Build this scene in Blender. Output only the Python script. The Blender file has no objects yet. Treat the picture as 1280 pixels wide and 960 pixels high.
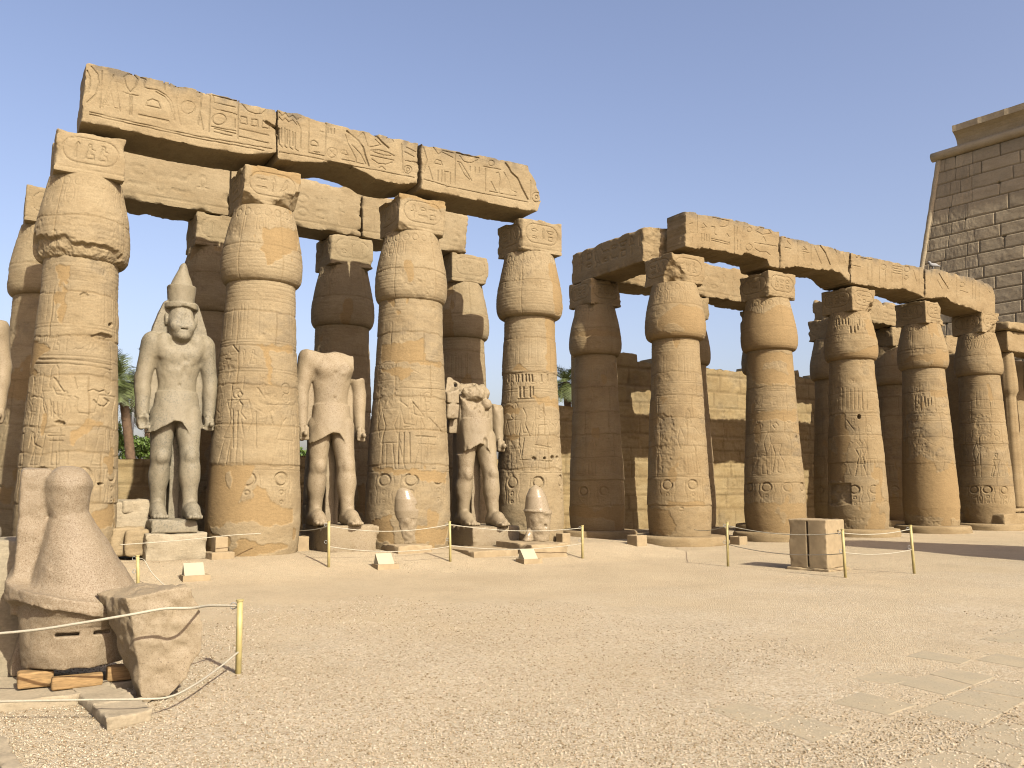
import bpy, math, random
import numpy as np

# ---------------------------------------------------------------- camera, sky, sun, exposure
FPX, CX, CY = 1070.0, 640.0, 480.0          # focal length and centre of the 1280 x 960 photograph
TILT = math.atan(128.0 / FPX)
EYE = np.array((0.0, 0.0, 1.65))
SUN_AZ = (0.60, -0.80)                       # towards the sun on the ground plan
SUN_EL = 37.0

sc = bpy.context.scene
col = sc.collection
cam_d = bpy.data.cameras.new('camera')
cam_d.sensor_width = 36.0
cam_d.lens = FPX / 1280.0 * 36.0
cam_d.clip_start, cam_d.clip_end = 0.1, 2000.0
cam = bpy.data.objects.new('camera', cam_d)
cam.location = EYE
cam.rotation_euler = (math.pi / 2 + TILT, 0, 0)
col.objects.link(cam)
sc.camera = cam

world = bpy.data.worlds.new('World')
sc.world = world
world.use_nodes = True
wn = world.node_tree
wn.nodes.clear()
sky = wn.nodes.new('ShaderNodeTexSky')
sky.sky_type = 'NISHITA'
sky.sun_disc = False
sky.sun_elevation = math.radians(SUN_EL)
sky.sun_rotation = math.atan2(SUN_AZ[0], SUN_AZ[1])
sky.air_density, sky.dust_density, sky.ozone_density = 1.0, 3.8, 0.8
bg = wn.nodes.new('ShaderNodeBackground')
bg.inputs['Strength'].default_value = 0.112
wo = wn.nodes.new('ShaderNodeOutputWorld')
tint = wn.nodes.new('ShaderNodeMix'); tint.data_type = 'RGBA'; tint.blend_type = 'MULTIPLY'
tint.inputs[0].default_value = 1.0
tint.inputs[7].default_value = (1.075, 0.95, 0.98, 1)          # shifts the hue of the sky light towards lavender
wn.links.new(sky.outputs['Color'], tint.inputs[6])
wn.links.new(tint.outputs[2], bg.inputs['Color'])
wn.links.new(bg.outputs['Background'], wo.inputs['Surface'])

sd = bpy.data.lights.new('sun', 'SUN')
sd.energy, sd.angle, sd.color = 5.0, math.radians(0.5), (1.0, 0.94, 0.84)
sun = bpy.data.objects.new('sun', sd)
_s = np.array((SUN_AZ[0], SUN_AZ[1], 0.0)); _s /= np.linalg.norm(_s)
_ce, _se = math.cos(math.radians(SUN_EL)), math.sin(math.radians(SUN_EL))
sun.rotation_euler = (math.pi / 2 - math.radians(SUN_EL), 0, math.atan2(_s[1], _s[0]) + math.pi / 2)
sun.location = (30, -27, 40)
col.objects.link(sun)

sc.view_settings.view_transform = 'Standard'
sc.view_settings.look = 'None'
sc.view_settings.exposure = 1.0
sc.view_settings.gamma = 1.0
sc.render.engine = 'CYCLES'
sc.cycles.max_bounces = 5
sc.cycles.diffuse_bounces = 1
sc.cycles.filter_width = 1.1

# ---------------------------------------------------------------- places: pixel rays and the temple's own axes
_ct, _st = math.cos(TILT), math.sin(TILT)
def ray(px, py):
    zc = (CY - py) / FPX
    return np.array(((px - CX) / FPX, _ct - zc * _st, _st + zc * _ct))
def on_z(px, py, z=0.0):
    d = ray(px, py); t = (z - EYE[2]) / d[2]; return EYE + d * t
def on_Y(px, py, Y):
    d = ray(px, py); return EYE + d * (Y / d[1])
ALPHA = math.radians(31.6)
UX, UY = math.cos(ALPHA), math.sin(ALPHA)
ORG = (-5.44, 18.2)                          # foot of the second column of the first row
def W(a, b, z=0.0):
    return (ORG[0] + a * UX - b * UY, ORG[1] + a * UY + b * UX, z)
def to_ab(x, y):
    x, y = x - ORG[0], y - ORG[1]
    return x * UX + y * UY, -x * UY + y * UX
def on_b(px, py, b):                         # pixel ray meets the upright plane at row distance b -> (a, z)
    d = ray(px, py)
    o = to_ab(EYE[0], EYE[1])
    da = d[0] * UX + d[1] * UY; db = -d[0] * UY + d[1] * UX
    t = (b - o[1]) / db
    return o[0] + da * t, EYE[2] + d[2] * t

# ---------------------------------------------------------------- noise and surfaces
F4 = np.float32
_LAT = (np.random.RandomState(11).rand(64, 64, 64) * 2 - 1).astype(F4).ravel()
def vnoise(x, y, z):
    xf, yf, zf = np.floor(x), np.floor(y), np.floor(z)
    tx, ty, tz = (x - xf).astype(F4), (y - yf).astype(F4), (z - zf).astype(F4)
    xi, yi, zi = xf.astype(np.int32) & 63, yf.astype(np.int32) & 63, zf.astype(np.int32) & 63
    tx = tx * tx * (3 - 2 * tx); ty = ty * ty * (3 - 2 * ty); tz = tz * tz * (3 - 2 * tz)
    x1, y1, z1 = (xi + 1) & 63, (yi + 1) & 63, (zi + 1) & 63
    X0, X1, Y0, Y1 = xi * 4096, x1 * 4096, yi * 64, y1 * 64
    L = _LAT
    def l(a, b, t): return a + (b - a) * t
    a = l(L[X0 + Y0 + zi], L[X1 + Y0 + zi], tx); b = l(L[X0 + Y1 + zi], L[X1 + Y1 + zi], tx)
    c = l(L[X0 + Y0 + z1], L[X1 + Y0 + z1], tx); d = l(L[X0 + Y1 + z1], L[X1 + Y1 + z1], tx)
    return l(l(a, b, ty), l(c, d, ty), tz)
def fbm(x, y, z, s=1.0, o=3, seed=0.0):
    r, amp = 0, 1.0
    x = x * s + seed * 7.31; y = y * s + seed * 3.77; z = z * s + seed * 5.13
    for _ in range(o):
        r = r + amp * vnoise(x, y, z); amp *= 0.5; x = x * 2.03; y = y * 2.03; z = z * 2.03
    return r
def sstep(e0, e1, x):
    t = np.clip((x - e0) / (e1 - e0), 0, 1); return t * t * (3 - 2 * t)

def mesh_obj(name, verts, faces, mat, parent=None, smooth=True, attrs=None, origin=None, sharp=None):
    """one mesh object; faces is an (n,3|4) array or a list of such arrays"""
    me = bpy.data.meshes.new(name)
    verts = np.asarray(verts, dtype=F4)
    if origin is not None: verts = verts - np.asarray(origin, dtype=F4)
    if isinstance(faces, np.ndarray): faces = [faces]
    faces = [np.asarray(f, dtype=np.int32) for f in faces if len(f)]
    nl = sum(f.size for f in faces); nf = sum(len(f) for f in faces)
    me.vertices.add(len(verts)); me.vertices.foreach_set('co', verts.ravel())
    me.loops.add(nl); me.loops.foreach_set('vertex_index', np.concatenate([f.ravel() for f in faces]))
    me.polygons.add(nf)
    sizes = np.concatenate([np.full(len(f), f.shape[1], np.int32) for f in faces])
    st = np.concatenate(([0], np.cumsum(sizes)[:-1])).astype(np.int32)
    me.polygons.foreach_set('loop_start', st)
    me.polygons.foreach_set('use_smooth', np.full(nf, bool(smooth)))
    for k, v in (attrs or {}).items():
        at = me.attributes.new(k, 'FLOAT', 'POINT'); at.data.foreach_set('value', np.asarray(v, dtype=F4).ravel())
    me.update(calc_edges=True); me.validate()
    if sharp: me.set_sharp_from_angle(angle=math.radians(sharp))
    me.materials.append(mat)
    o = bpy.data.objects.new(name, me); col.objects.link(o)
    if origin is not None: o.location = origin
    if parent is not None:
        o.parent = parent
        o.location = np.asarray(o.location) - np.asarray(parent.location) if origin is not None else -np.asarray(parent.location)
    return o
def tag(o, label, cat, group=None, kind=None):
    if label: o['label'] = label
    if cat: o['category'] = cat
    if group: o['group'] = group
    if kind or cat: o['kind'] = kind or 'thing'
    return o
def thing(name, loc, label, cat, group=None):
    o = bpy.data.objects.new(name, None); o.empty_display_size = 0.3
    o.location = loc; col.objects.link(o)
    return tag(o, label, cat, group)

# --- surface nets over a signed distance grid
def surface_nets(F, x, y, z):
    s = F < 0
    nx, ny, nz = F.shape
    c = np.zeros((nx - 1, ny - 1, nz - 1), np.int8)
    for dx in (0, 1):
        for dy in (0, 1):
            for dz in (0, 1):
                c += s[dx:nx - 1 + dx, dy:ny - 1 + dy, dz:nz - 1 + dz]
    act = (c > 0) & (c < 8)
    I, J, K = np.nonzero(act)
    idx = np.full(act.shape, -1, np.int32); idx[I, J, K] = np.arange(len(I))
    acc = np.zeros((len(I), 3), F4); cnt = np.zeros(len(I), F4)
    corners = [(a, b, d) for a in (0, 1) for b in (0, 1) for d in (0, 1)]
    for a in corners:
        for ax in range(3):
            if a[ax]: continue
            b = list(a); b[ax] = 1
            fa = F[I + a[0], J + a[1], K + a[2]]; fb = F[I + b[0], J + b[1], K + b[2]]
            m = (fa < 0) != (fb < 0)
            t = np.where(m, fa / np.where(fa - fb == 0, 1, fa - fb), 0).astype(F4)
            for k in range(3):
                acc[:, k] += np.where(m, a[k] + (t if k == ax else 0), 0)
            cnt += m
    acc /= cnt[:, None]
    def lerp(ar, i, t):
        return ar[i] + (ar[np.minimum(i + 1, len(ar) - 1)] - ar[i]) * t
    V = np.stack([lerp(x, I, acc[:, 0]), lerp(y, J, acc[:, 1]), lerp(z, K, acc[:, 2])], 1)
    quads = []
    for ax in range(3):
        sl0 = [slice(None)] * 3; sl1 = [slice(None)] * 3
        sl0[ax] = slice(0, -1); sl1[ax] = slice(1, None)
        e = s[tuple(sl0)] != s[tuple(sl1)]
        o1, o2 = [(1, 2), (2, 0), (0, 1)][ax]
        ei = np.array(np.nonzero(e)).T
        lim = np.array(act.shape)
        ok = (ei[:, o1] > 0) & (ei[:, o2] > 0) & (ei[:, o1] < lim[o1]) & (ei[:, o2] < lim[o2]) & (ei[:, ax] < lim[ax])
        ei = ei[ok]
        q = []
        for d1, d2 in ((1, 1), (0, 1), (0, 0), (1, 0)):
            g = ei.copy(); g[:, o1] -= d1; g[:, o2] -= d2
            q.append(idx[g[:, 0], g[:, 1], g[:, 2]])
        q = np.stack(q, 1)
        inside = s[ei[:, 0], ei[:, 1], ei[:, 2]]
        q[~inside] = q[~inside][:, ::-1]
        quads.append(q)
    Q = np.concatenate(quads)
    return V, Q[(Q >= 0).all(1)]

class Grid:
    """sample grid in a thing's own axes"""
    def __init__(self, lo, hi, h):
        h = (h, h, h) if np.isscalar(h) else h
        self.ax = [np.arange(l, u + hh, hh).astype(F4) for l, u, hh in zip(lo, hi, h)]
        self.x = self.ax[0][:, None, None]; self.y = self.ax[1][None, :, None]; self.z = self.ax[2][None, None, :]
        self.shape = tuple(len(a) for a in self.ax)
    def noise_near(self, F, s, amp, o=3, seed=0.0, band=0.2, weight=None):
        """add noise only near the surface"""
        m = np.abs(F) < band
        i, j, k = np.nonzero(m)
        n = fbm(self.ax[0][i], self.ax[1][j], self.ax[2][k], s, o, seed) * amp
        if weight is not None: n = n * weight[m]
        F[m] += n
        return F
    def mesh(self, F): return surface_nets(np.ascontiguousarray(F, dtype=F4), *self.ax)

def smin(a, b, k):
    h = np.clip(0.5 + 0.5 * (b - a) / k, 0, 1); return b + (a - b) * h - k * h * (1 - h)
def smax(a, b, k): return -smin(-a, -b, k)
def cone(g, a, b, ra, rb, sy=1.0):
    """tapered capsule from a to b; sy squashes its depth"""
    a = np.array(a, float); b = np.array(b, float)
    if sy != 1.0: y = g.y / sy; ay, by = a[1] / sy, b[1] / sy
    else: y = g.y; ay, by = a[1], b[1]
    bx, byy, bz = b[0] - a[0], by - ay, b[2] - a[2]
    px, py, pz = g.x - a[0], y - ay, g.z - a[2]
    t = np.clip((px * bx + py * byy + pz * bz) / (bx * bx + byy * byy + bz * bz), 0, 1).astype(F4)
    d = np.sqrt((px - t * bx) ** 2 + (py - t * byy) ** 2 + (pz - t * bz) ** 2) - (ra + (rb - ra) * t)
    return (d * min(1.0, sy)).astype(F4)
def ell(g, c, r):
    px, py, pz = (g.x - c[0]), (g.y - c[1]), (g.z - c[2])
    k0 = np.sqrt((px / r[0]) ** 2 + (py / r[1]) ** 2 + (pz / r[2]) ** 2)
    k1 = np.sqrt((px / r[0] ** 2) ** 2 + (py / r[1] ** 2) ** 2 + (pz / r[2] ** 2) ** 2) + 1e-6
    return (k0 * (k0 - 1) / k1).astype(F4)
def boxd(g, c, h, r=0.02):
    qx, qy, qz = np.abs(g.x - c[0]) - h[0] + r, np.abs(g.y - c[1]) - h[1] + r, np.abs(g.z - c[2]) - h[2] + r
    o = np.sqrt(np.maximum(qx, 0) ** 2 + np.maximum(qy, 0) ** 2 + np.maximum(qz, 0) ** 2)
    return (o + np.minimum(np.maximum(np.maximum(qx, qy), qz), 0) - r).astype(F4)
def plane(g, p, n):
    n = np.array(n, float); n /= np.linalg.norm(n)
    return ((g.x - p[0]) * n[0] + (g.y - p[1]) * n[1] + (g.z - p[2]) * n[2]).astype(F4)
def poly2d(pts, X, Y):
    """signed distance to a polygon on a 2D grid"""
    d = np.full(np.broadcast(X, Y).shape, 1e9); inside = np.zeros(d.shape, bool)
    n = len(pts)
    for i in range(n):
        ax, ay = pts[i]; bx, by = pts[(i + 1) % n]
        ex, ey = bx - ax, by - ay
        t = np.clip(((X - ax) * ex + (Y - ay) * ey) / (ex * ex + ey * ey + 1e-12), 0, 1)
        d = np.minimum(d, (X - ax - t * ex) ** 2 + (Y - ay - t * ey) ** 2)
        c = (ay > Y) != (by > Y)
        with np.errstate(divide='ignore', invalid='ignore'):
            inside ^= c & (X < ex * (Y - ay) / (ey if ey else 1e-12) + ax)
    d = np.sqrt(d)
    return np.where(inside, -d, d)

def local_to_world(V, a, b, z=0.0, rot=0.0):
    """points in a thing's own axes (x along the row, y away from the court) to the world"""
    c, s = math.cos(rot), math.sin(rot)
    x, y = V[:, 0] * c - V[:, 1] * s + a, V[:, 0] * s + V[:, 1] * c + b
    return np.stack([ORG[0] + x * UX - y * UY, ORG[1] + x * UY + y * UX, V[:, 2] + z], 1)

# --- a relief surface: heights carved on a (u, v) grid in metres
class Relief:
    def __init__(self, U, V):
        self.U, self.V = np.asarray(U, float), np.asarray(V, float)
        self.carve = np.zeros((len(self.U), len(self.V)), F4)
        self.M = np.zeros_like(self.carve)      # plaster
        self.J = np.zeros_like(self.carve)      # mortar joints
        self.T = np.zeros_like(self.carve)      # tone of each block
        self.O = np.zeros_like(self.carve)      # how far each block stands out
    def win(self, u0, u1, v0, v1, m):
        i0, i1 = np.searchsorted(self.U, u0 - m), np.searchsorted(self.U, u1 + m)
        j0, j1 = np.searchsorted(self.V, v0 - m), np.searchsorted(self.V, v1 + m)
        return slice(i0, i1), slice(j0, j1)
    def stroke(self, pts, w=0.022, d=0.025, arr=None):
        arr = self.carve if arr is None else arr
        for (ax, ay), (bx, by) in zip(pts[:-1], pts[1:]):
            si, sj = self.win(min(ax, bx), max(ax, bx), min(ay, by), max(ay, by), w)
            if si.start >= si.stop or sj.start >= sj.stop: continue
            X, Y = self.U[si, None], self.V[None, sj]
            ex, ey = bx - ax, by - ay
            t = np.clip(((X - ax) * ex + (Y - ay) * ey) / (ex * ex + ey * ey + 1e-9), 0, 1)
            q = ((X - ax - t * ex) ** 2 + (Y - ay - t * ey) ** 2) / (w * w)
            arr[si, sj] = np.maximum(arr[si, sj], d * np.clip(1 - q * q, 0, 1))
    def ring(self, u, v, r, w=0.022, d=0.025, ry=None, dome=0.0):
        ry = ry or r
        n = 20
        self.stroke([(u + r * math.cos(k * 2 * math.pi / n), v + ry * math.sin(k * 2 * math.pi / n)) for k in range(n + 1)], w, d)
    def disc(self, u, v, r, d, ry=None):
        ry = ry or r
        si, sj = self.win(u - r, u + r, v - ry, v + ry, 0.02)
        q = ((self.U[si, None] - u) / r) ** 2 + ((self.V[None, sj] - v) / ry) ** 2
        self.carve[si, sj] = np.maximum(self.carve[si, sj], d * np.clip((1.15 - q) * 3, 0, 1))
    def fill(self, pts, d, arr=None, jit=0.0, seed=1.0, soft=0.015):
        arr = self.carve if arr is None else arr
        P = np.array(pts)
        si, sj = self.win(P[:, 0].min(), P[:, 0].max(), P[:, 1].min(), P[:, 1].max(), jit * 2 + soft)
        if si.start >= si.stop or sj.start >= sj.stop: return
        X, Y = np.broadcast_arrays(self.U[si, None], self.V[None, sj])
        sd = poly2d(pts, X, Y)
        if jit: sd = sd + jit * fbm(X, Y, X * 0 + seed, 7.0, 3)
        arr[si, sj] = np.maximum(arr[si, sj], d * np.clip(0.5 - sd / (2 * soft), 0, 1))

# --- hieroglyph strokes in a unit box, x right, y up
def arc(cx, cy, rx, ry, a0, a1, n=8):
    return [(cx + rx * math.cos(math.radians(a0 + (a1 - a0) * k / n)), cy + ry * math.sin(math.radians(a0 + (a1 - a0) * k / n))) for k in range(n + 1)]
GLYPH = {
    'loaf': [arc(.5, .3, .35, .35, 0, 180) + [(.85, .3)]],
    'disc': [arc(.5, .5, .33, .33, 0, 360, 14)],
    'wave': [[(0, .5), (.12, .6), (.25, .45), (.37, .6), (.5, .45), (.62, .6), (.75, .45), (.87, .6), (1, .5)]],
    'reed': [[(.45, 0), (.4, .6), (.5, 1), (.65, .75), (.6, .3), (.5, .28)]],
    'ankh': [arc(.5, .76, .17, .22, -90, 270, 12), [(.2, .5), (.8, .5)], [(.5, .5), (.5, 0)]],
    'bird': [[(.05, .1), (.3, .35), (.55, .75), (.6, .92), (.75, .98), (.82, .88), (.78, .7), (.75, .45), (.55, .25), (.3, .18), (.05, .1)], [(.55, .25), (.55, 0), (.7, 0)]],
    'mouth': [arc(.5, .3, .5, .36, 30, 150) + arc(.5, .66, .5, .36, 210, 330)],
    'basket': [[(0, .65), (1, .65)], arc(.5, .65, .46, .4, 180, 360)],
    'stool': [[(.2, .2), (.8, .2), (.8, .8), (.2, .8), (.2, .2)]],
    'strokes': [[(.2, .25), (.2, .75)], [(.5, .25), (.5, .75)], [(.8, .25), (.8, .75)]],
    'snake': [[(0, .3), (.2, .45), (.4, .3), (.6, .45), (.8, .35), (.9, .7), (1, .75)]],
    'bar': [[(0, .42), (1, .42), (1, .58), (0, .58), (0, .42)]],
    'feather': [[(.5, 0), (.5, .7), (.4, .9), (.55, 1), (.7, .9), (.65, .2), (.5, .15)]],
    'man': [arc(.45, .85, .12, .13, 0, 360, 8), [(.35, .7), (.2, .35), (.1, .05), (.8, .05), (.75, .35), (.5, .35), (.55, .7)], [(.55, .65), (.85, .6)]],
    'scarab': [arc(.5, .4, .28, .35, 0, 360, 12), [(.22, .6), (.05, .85)], [(.78, .6), (.95, .85)], [(.5, .05), (.5, .75)]],
    'crook': [[(.4, 0), (.4, .8), (.55, .98), (.7, .85)]],
}
GK = sorted(GLYPH)
def glyph(R, k, u, v, s, w=0.018, d=0.02, sy=None):
    sy = sy or s
    for pl in GLYPH[k]:
        R.stroke([(u + x * s, v + y * sy) for x, y in pl], w, d)
def text_row(R, u0, u1, v0, h, rnd, w=0.018, d=0.018):
    u = u0
    while u < u1 - h * 0.5:
        k = rnd.choice(GK)
        if k in ('loaf', 'disc', 'wave', 'mouth', 'basket', 'stool', 'bar', 'snake', 'strokes'):
            k2 = rnd.choice(['loaf', 'disc', 'wave', 'mouth', 'bar', 'stool', 'snake'])
            glyph(R, k, u, v0 + h * .5, h * .62, w, d, h * .5); glyph(R, k2, u, v0, h * .62, w, d, h * .48)
            u += h * .74
        else:
            glyph(R, k, u, v0 + h * .04, h * .6, w, d, h * .92); u += h * .66
def text_column(R, u0, wd, v0, v1, rnd, w=0.016, d=0.016):
    R.stroke([(u0, v0), (u0, v1)], w * .8, d * .7); R.stroke([(u0 + wd, v0), (u0 + wd, v1)], w * .8, d * .7)
    v = v1
    while v > v0 + wd * .6:
        k = rnd.choice(GK); h = wd * rnd.uniform(.5, .9)
        v -= h
        if v < v0: break
        glyph(R, k, u0 + wd * .15, v, wd * .7, w, d, h * .85)
def cartouche(R, u0, u1, v0, v1, rnd, w=0.018, d=0.02):
    r = (v1 - v0) / 2; m = (v0 + v1) / 2
    pl = arc(u0 + r, m, r, r, 90, 270, 8) + arc(u1 - r, m, r, r, -90, 90, 8); pl.append(pl[0])
    R.stroke(pl, w, d * .9)
    text_row(R, u0 + r * .6, u1 - r * .4, v0 + r * .3, 1.4 * r, rnd, w * .9, d * .9)
def figure(R, u, v, h, s, rnd, w=0.018, d=0.02):
    """a standing king or god in outline, facing s"""
    P = [arc(.02, .88, .055, .06, 0, 360, 9), [(-.13, .8), (-.05, .58), (-.1, .35), (.16, .36), (.07, .58), (.15, .8), (-.13, .8)],
         [(-.08, .35), (-.1, .02), (-.02, .02), (-.02, .33)], [(.06, .35), (.1, .02), (.22, .02), (.14, .35)],
         [(-.13, .8), (-.18, .58), (-.13, .42)]]
    P.append(rnd.choice([[(.15, .79), (.28, .66), (.42, .74)], [(.15, .79), (.2, .6), (.34, .58)]]))
    P.append(rnd.choice([[(-.03, .93), (-.02, 1.05), (.02, 1.1), (.06, 1.05), (.07, .93)], [(-.05, .93), (-.06, 1.08), (.0, 1.0), (.1, 1.0), (.09, .93)],
                         arc(.02, 1.0, .07, .07, 0, 360, 9)]))
    for pl in P: R.stroke([(u + s * x * h, v + y * h) for x, y in pl], w, d)
    if rnd.random() < .6: R.stroke([(u + s * .4 * h, v), (u + s * .4 * h, v + h)], w * .9, d * .9)

# ---------------------------------------------------------------- materials
def new_mat(name):
    m = bpy.data.materials.new(name); m.use_nodes = True
    nt = m.node_tree; nt.nodes.clear()
    out = nt.nodes.new('ShaderNodeOutputMaterial'); b = nt.nodes.new('ShaderNodeBsdfPrincipled')
    nt.links.new(b.outputs['BSDF'], out.inputs['Surface'])
    b.inputs['Roughness'].default_value = 0.95
    b.inputs['Specular IOR Level'].default_value = 0.15
    return m, nt, b
class N:
    def __init__(self, nt): self.nt = nt
    def node(self, t, **kw):
        n = self.nt.nodes.new(t)
        for k, v in kw.items(): setattr(n, k, v)
        return n
    def link(self, a, b): self.nt.links.new(a, b)
    def pos(self, scale=(1, 1, 1), obj=False):
        if obj: src = self.node('ShaderNodeTexCoord').outputs['Object']
        else: src = self.node('ShaderNodeNewGeometry').outputs['Position']
        mp = self.node('ShaderNodeMapping'); mp.inputs['Scale'].default_value = scale
        self.link(src, mp.inputs['Vector']); return mp.outputs['Vector']
    def noise(self, vec, scale, detail=4, rough=0.55):
        n = self.node('ShaderNodeTexNoise'); n.inputs['Scale'].default_value = scale
        n.inputs['Detail'].default_value = detail; n.inputs['Roughness'].default_value = rough
        self.link(vec, n.inputs['Vector']); return n.outputs['Fac']
    def ramp(self, fac, stops):
        r = self.node('ShaderNodeValToRGB'); el = r.color_ramp.elements
        while len(el) < len(stops): el.new(0.5)
        for e, (p, c) in zip(el, stops):
            e.position = p; e.color = (*c, 1) if not np.isscalar(c) else (c, c, c, 1)
        self.link(fac, r.inputs['Fac']); return r.outputs['Color']
    def mix(self, fac, a, b, mode='MIX'):
        n = self.node('ShaderNodeMix', data_type='RGBA', blend_type=mode)
        for s, v in ((n.inputs[0], fac), (n.inputs[6], a), (n.inputs[7], b)):
            if hasattr(v, 'default_value') or hasattr(v, 'is_linked'): self.link(v, s)
            elif np.isscalar(v): s.default_value = v
            else: s.default_value = (*v, 1)
        return n.outputs[2]
    def math(self, op, a, b=0.0):
        n = self.node('ShaderNodeMath', operation=op)
        for s, v in ((n.inputs[0], a), (n.inputs[1], b)):
            if np.isscalar(v): s.default_value = v
            else: self.link(v, s)
        return n.outputs[0]
    def attr(self, name): return self.node('ShaderNodeAttribute', attribute_name=name).outputs['Fac']
    def bump(self, bsdf, h, strength, dist):
        b = self.node('ShaderNodeBump'); b.inputs['Strength'].default_value = strength; b.inputs['Distance'].default_value = dist
        self.link(h, b.inputs['Height']); self.link(b.outputs['Normal'], bsdf.inputs['Normal'])

GAIN = (0.354, 0.353, 0.317)        # dry weathered stone: about a fifth to a quarter of the light
def al(c, k=1.0): return tuple(x * g * k for x, g in zip(c, GAIN))
def stone_mat(name, lo, mid, hi, plaster=(0.465, 0.325, 0.168), stain=(0.2, 0.16, 0.11), grain=22.0, bump=0.32):
    lo, mid, hi, plaster, stain = al(lo), al(mid), al(hi), al(plaster), al(stain)
    m, nt, b = new_mat(name); n = N(nt)
    p = n.pos(); ps = n.pos((1, 1, 2.6))
    c = n.ramp(n.noise(ps, 0.9, 5, 0.6), [(0.30, lo), (0.5, mid), (0.72, hi)])
    c = n.mix(n.ramp(n.noise(p, 3.1, 6, 0.65), [(0.50, 0.0), (0.72, 0.55)]), c, hi)
    c = n.mix(n.ramp(n.noise(ps, 2.3, 7, 0.7), [(0.60, 0.0), (0.80, 0.6)]), c, stain)
    pc = n.mix(n.noise(p, 2.5, 4), plaster, tuple(x * 1.22 for x in plaster))
    c = n.mix(n.attr('plaster'), c, pc)
    c = n.mix(n.math('MULTIPLY', n.attr('joint'), 0.55), c, tuple(x * 0.72 for x in plaster))
    c = n.mix(n.attr('grime'), c, al((0.27, 0.225, 0.17)))
    v = n.ramp(n.noise(p, 34, 5, 0.7), [(0.30, 0.84), (0.70, 1.09)])
    c = n.mix(1.0, c, v, 'MULTIPLY')
    c = n.mix(1.0, c, n.ramp(n.noise(ps, 11, 6, 0.72), [(0.30, 0.82), (0.43, 0.99), (0.70, 1.05)]), 'MULTIPLY')
    c = n.mix(1.0, c, n.ramp(n.noise(n.pos((1, 1, 7)), 5, 5, 0.6), [(0.32, 0.88), (0.5, 1.0), (0.75, 1.04)]), 'MULTIPLY')
    nt.links.new(c, b.inputs['Base Color'])
    hmix = n.math('ADD', n.noise(p, grain, 8, 0.72), n.math('MULTIPLY', n.noise(p, grain * 5, 3, 0.6), 0.35))
    hmix = n.math('ADD', hmix, n.math('MULTIPLY', n.noise(ps, 7, 6, 0.7), 1.5))
    n.bump(b, hmix, bump, 0.022)
    return m
SAND = stone_mat('sandstone', (0.46, 0.345, 0.205), (0.53, 0.41, 0.255), (0.60, 0.475, 0.305))
SAND_B = stone_mat('brown_sandstone', (0.44, 0.315, 0.175), (0.51, 0.375, 0.215), (0.57, 0.435, 0.265), plaster=(0.455, 0.315, 0.163))
PYLON = stone_mat('weathered_sandstone', (0.66, 0.53, 0.365), (0.75, 0.615, 0.435), (0.82, 0.68, 0.49), grain=9.0)
WALLM = stone_mat('ochre_wall_stone', (0.49, 0.345, 0.17), (0.58, 0.425, 0.225), (0.64, 0.49, 0.28), grain=9.0)
PALE = stone_mat('pale_limestone', (0.52, 0.43, 0.30), (0.60, 0.505, 0.365), (0.66, 0.57, 0.43))
CONC = stone_mat('grey_paving_stone', (0.60, 0.495, 0.35), (0.68, 0.565, 0.41), (0.74, 0.625, 0.465), grain=40, bump=0.3)

def dusty_paving():
    m, nt, b = new_mat('dusty_paving_stone'); n = N(nt); p = n.pos()
    c = n.ramp(n.noise(p, 1.7, 6, 0.65), [(0.3, al((0.62, 0.53, 0.385), 0.94)), (0.7, al((0.70, 0.60, 0.45), 0.94))])
    c = n.mix(n.ramp(n.noise(p, 2.6, 7, 0.75), [(0.42, 0.0), (0.60, 0.9)]), c, al((0.60, 0.50, 0.355), 1.18))
    c = n.mix(1.0, c, n.ramp(n.noise(p, 50, 4, 0.8), [(0.30, 0.62), (0.44, 1.0), (0.7, 1.1)]), 'MULTIPLY')
    nt.links.new(c, b.inputs['Base Color']); n.bump(b, n.noise(p, 30, 6, 0.7), 0.5, 0.01)
    return m
PAVING = dusty_paving()
def granite_mat(name, dark, a, b_, pale, tint=None, scale=60.0, rough=0.7, tint_amt=0.6, amount=(0.36, 0.5, 0.62)):
    dark, a, b_, pale, tint = (al(q, 0.87) for q in (dark, a, b_, pale, tint or a))
    m, nt, b = new_mat(name); n = N(nt)
    p = n.pos()
    c = n.ramp(n.noise(p, scale, 3, 0.75), [(amount[0], dark), (amount[0] + .06, a), (amount[1], b_), (amount[2], pale)])
    c2 = n.mix(n.ramp(n.noise(p, 1.3, 5, 0.6), [(0.38, 0.0), (0.62, tint_amt)]), c, tint or a)
    v = n.ramp(n.noise(p, 0.8, 4, 0.6), [(0.3, 0.86), (0.7, 1.1)])
    c2 = n.mix(1.0, c2, v, 'MULTIPLY')
    nt.links.new(c2, b.inputs['Base Color'])
    b.inputs['Roughness'].default_value = rough; b.inputs['Specular IOR Level'].default_value = 0.3
    n.bump(b, n.noise(p, 24, 8, 0.7), 0.35, 0.01)
    return m
PINK = granite_mat('rose_granite', (0.30, 0.205, 0.125), (0.47, 0.35, 0.23), (0.54, 0.42, 0.29), (0.70, 0.59, 0.45), (0.55, 0.435, 0.29), 95, tint_amt=.3, amount=(.36, .52, .66))
ROCK = granite_mat('rough_brown_granite', (0.30, 0.22, 0.14), (0.50, 0.38, 0.245), (0.56, 0.435, 0.285), (0.64, 0.52, 0.36), (0.56, 0.45, 0.30), 95, tint_amt=.4)
GREY = granite_mat('grey_granodiorite', (0.22, 0.20, 0.155), (0.35, 0.315, 0.235), (0.42, 0.37, 0.275), (0.50, 0.435, 0.315), (0.52, 0.435, 0.295), 30, tint_amt=.6)
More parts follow.
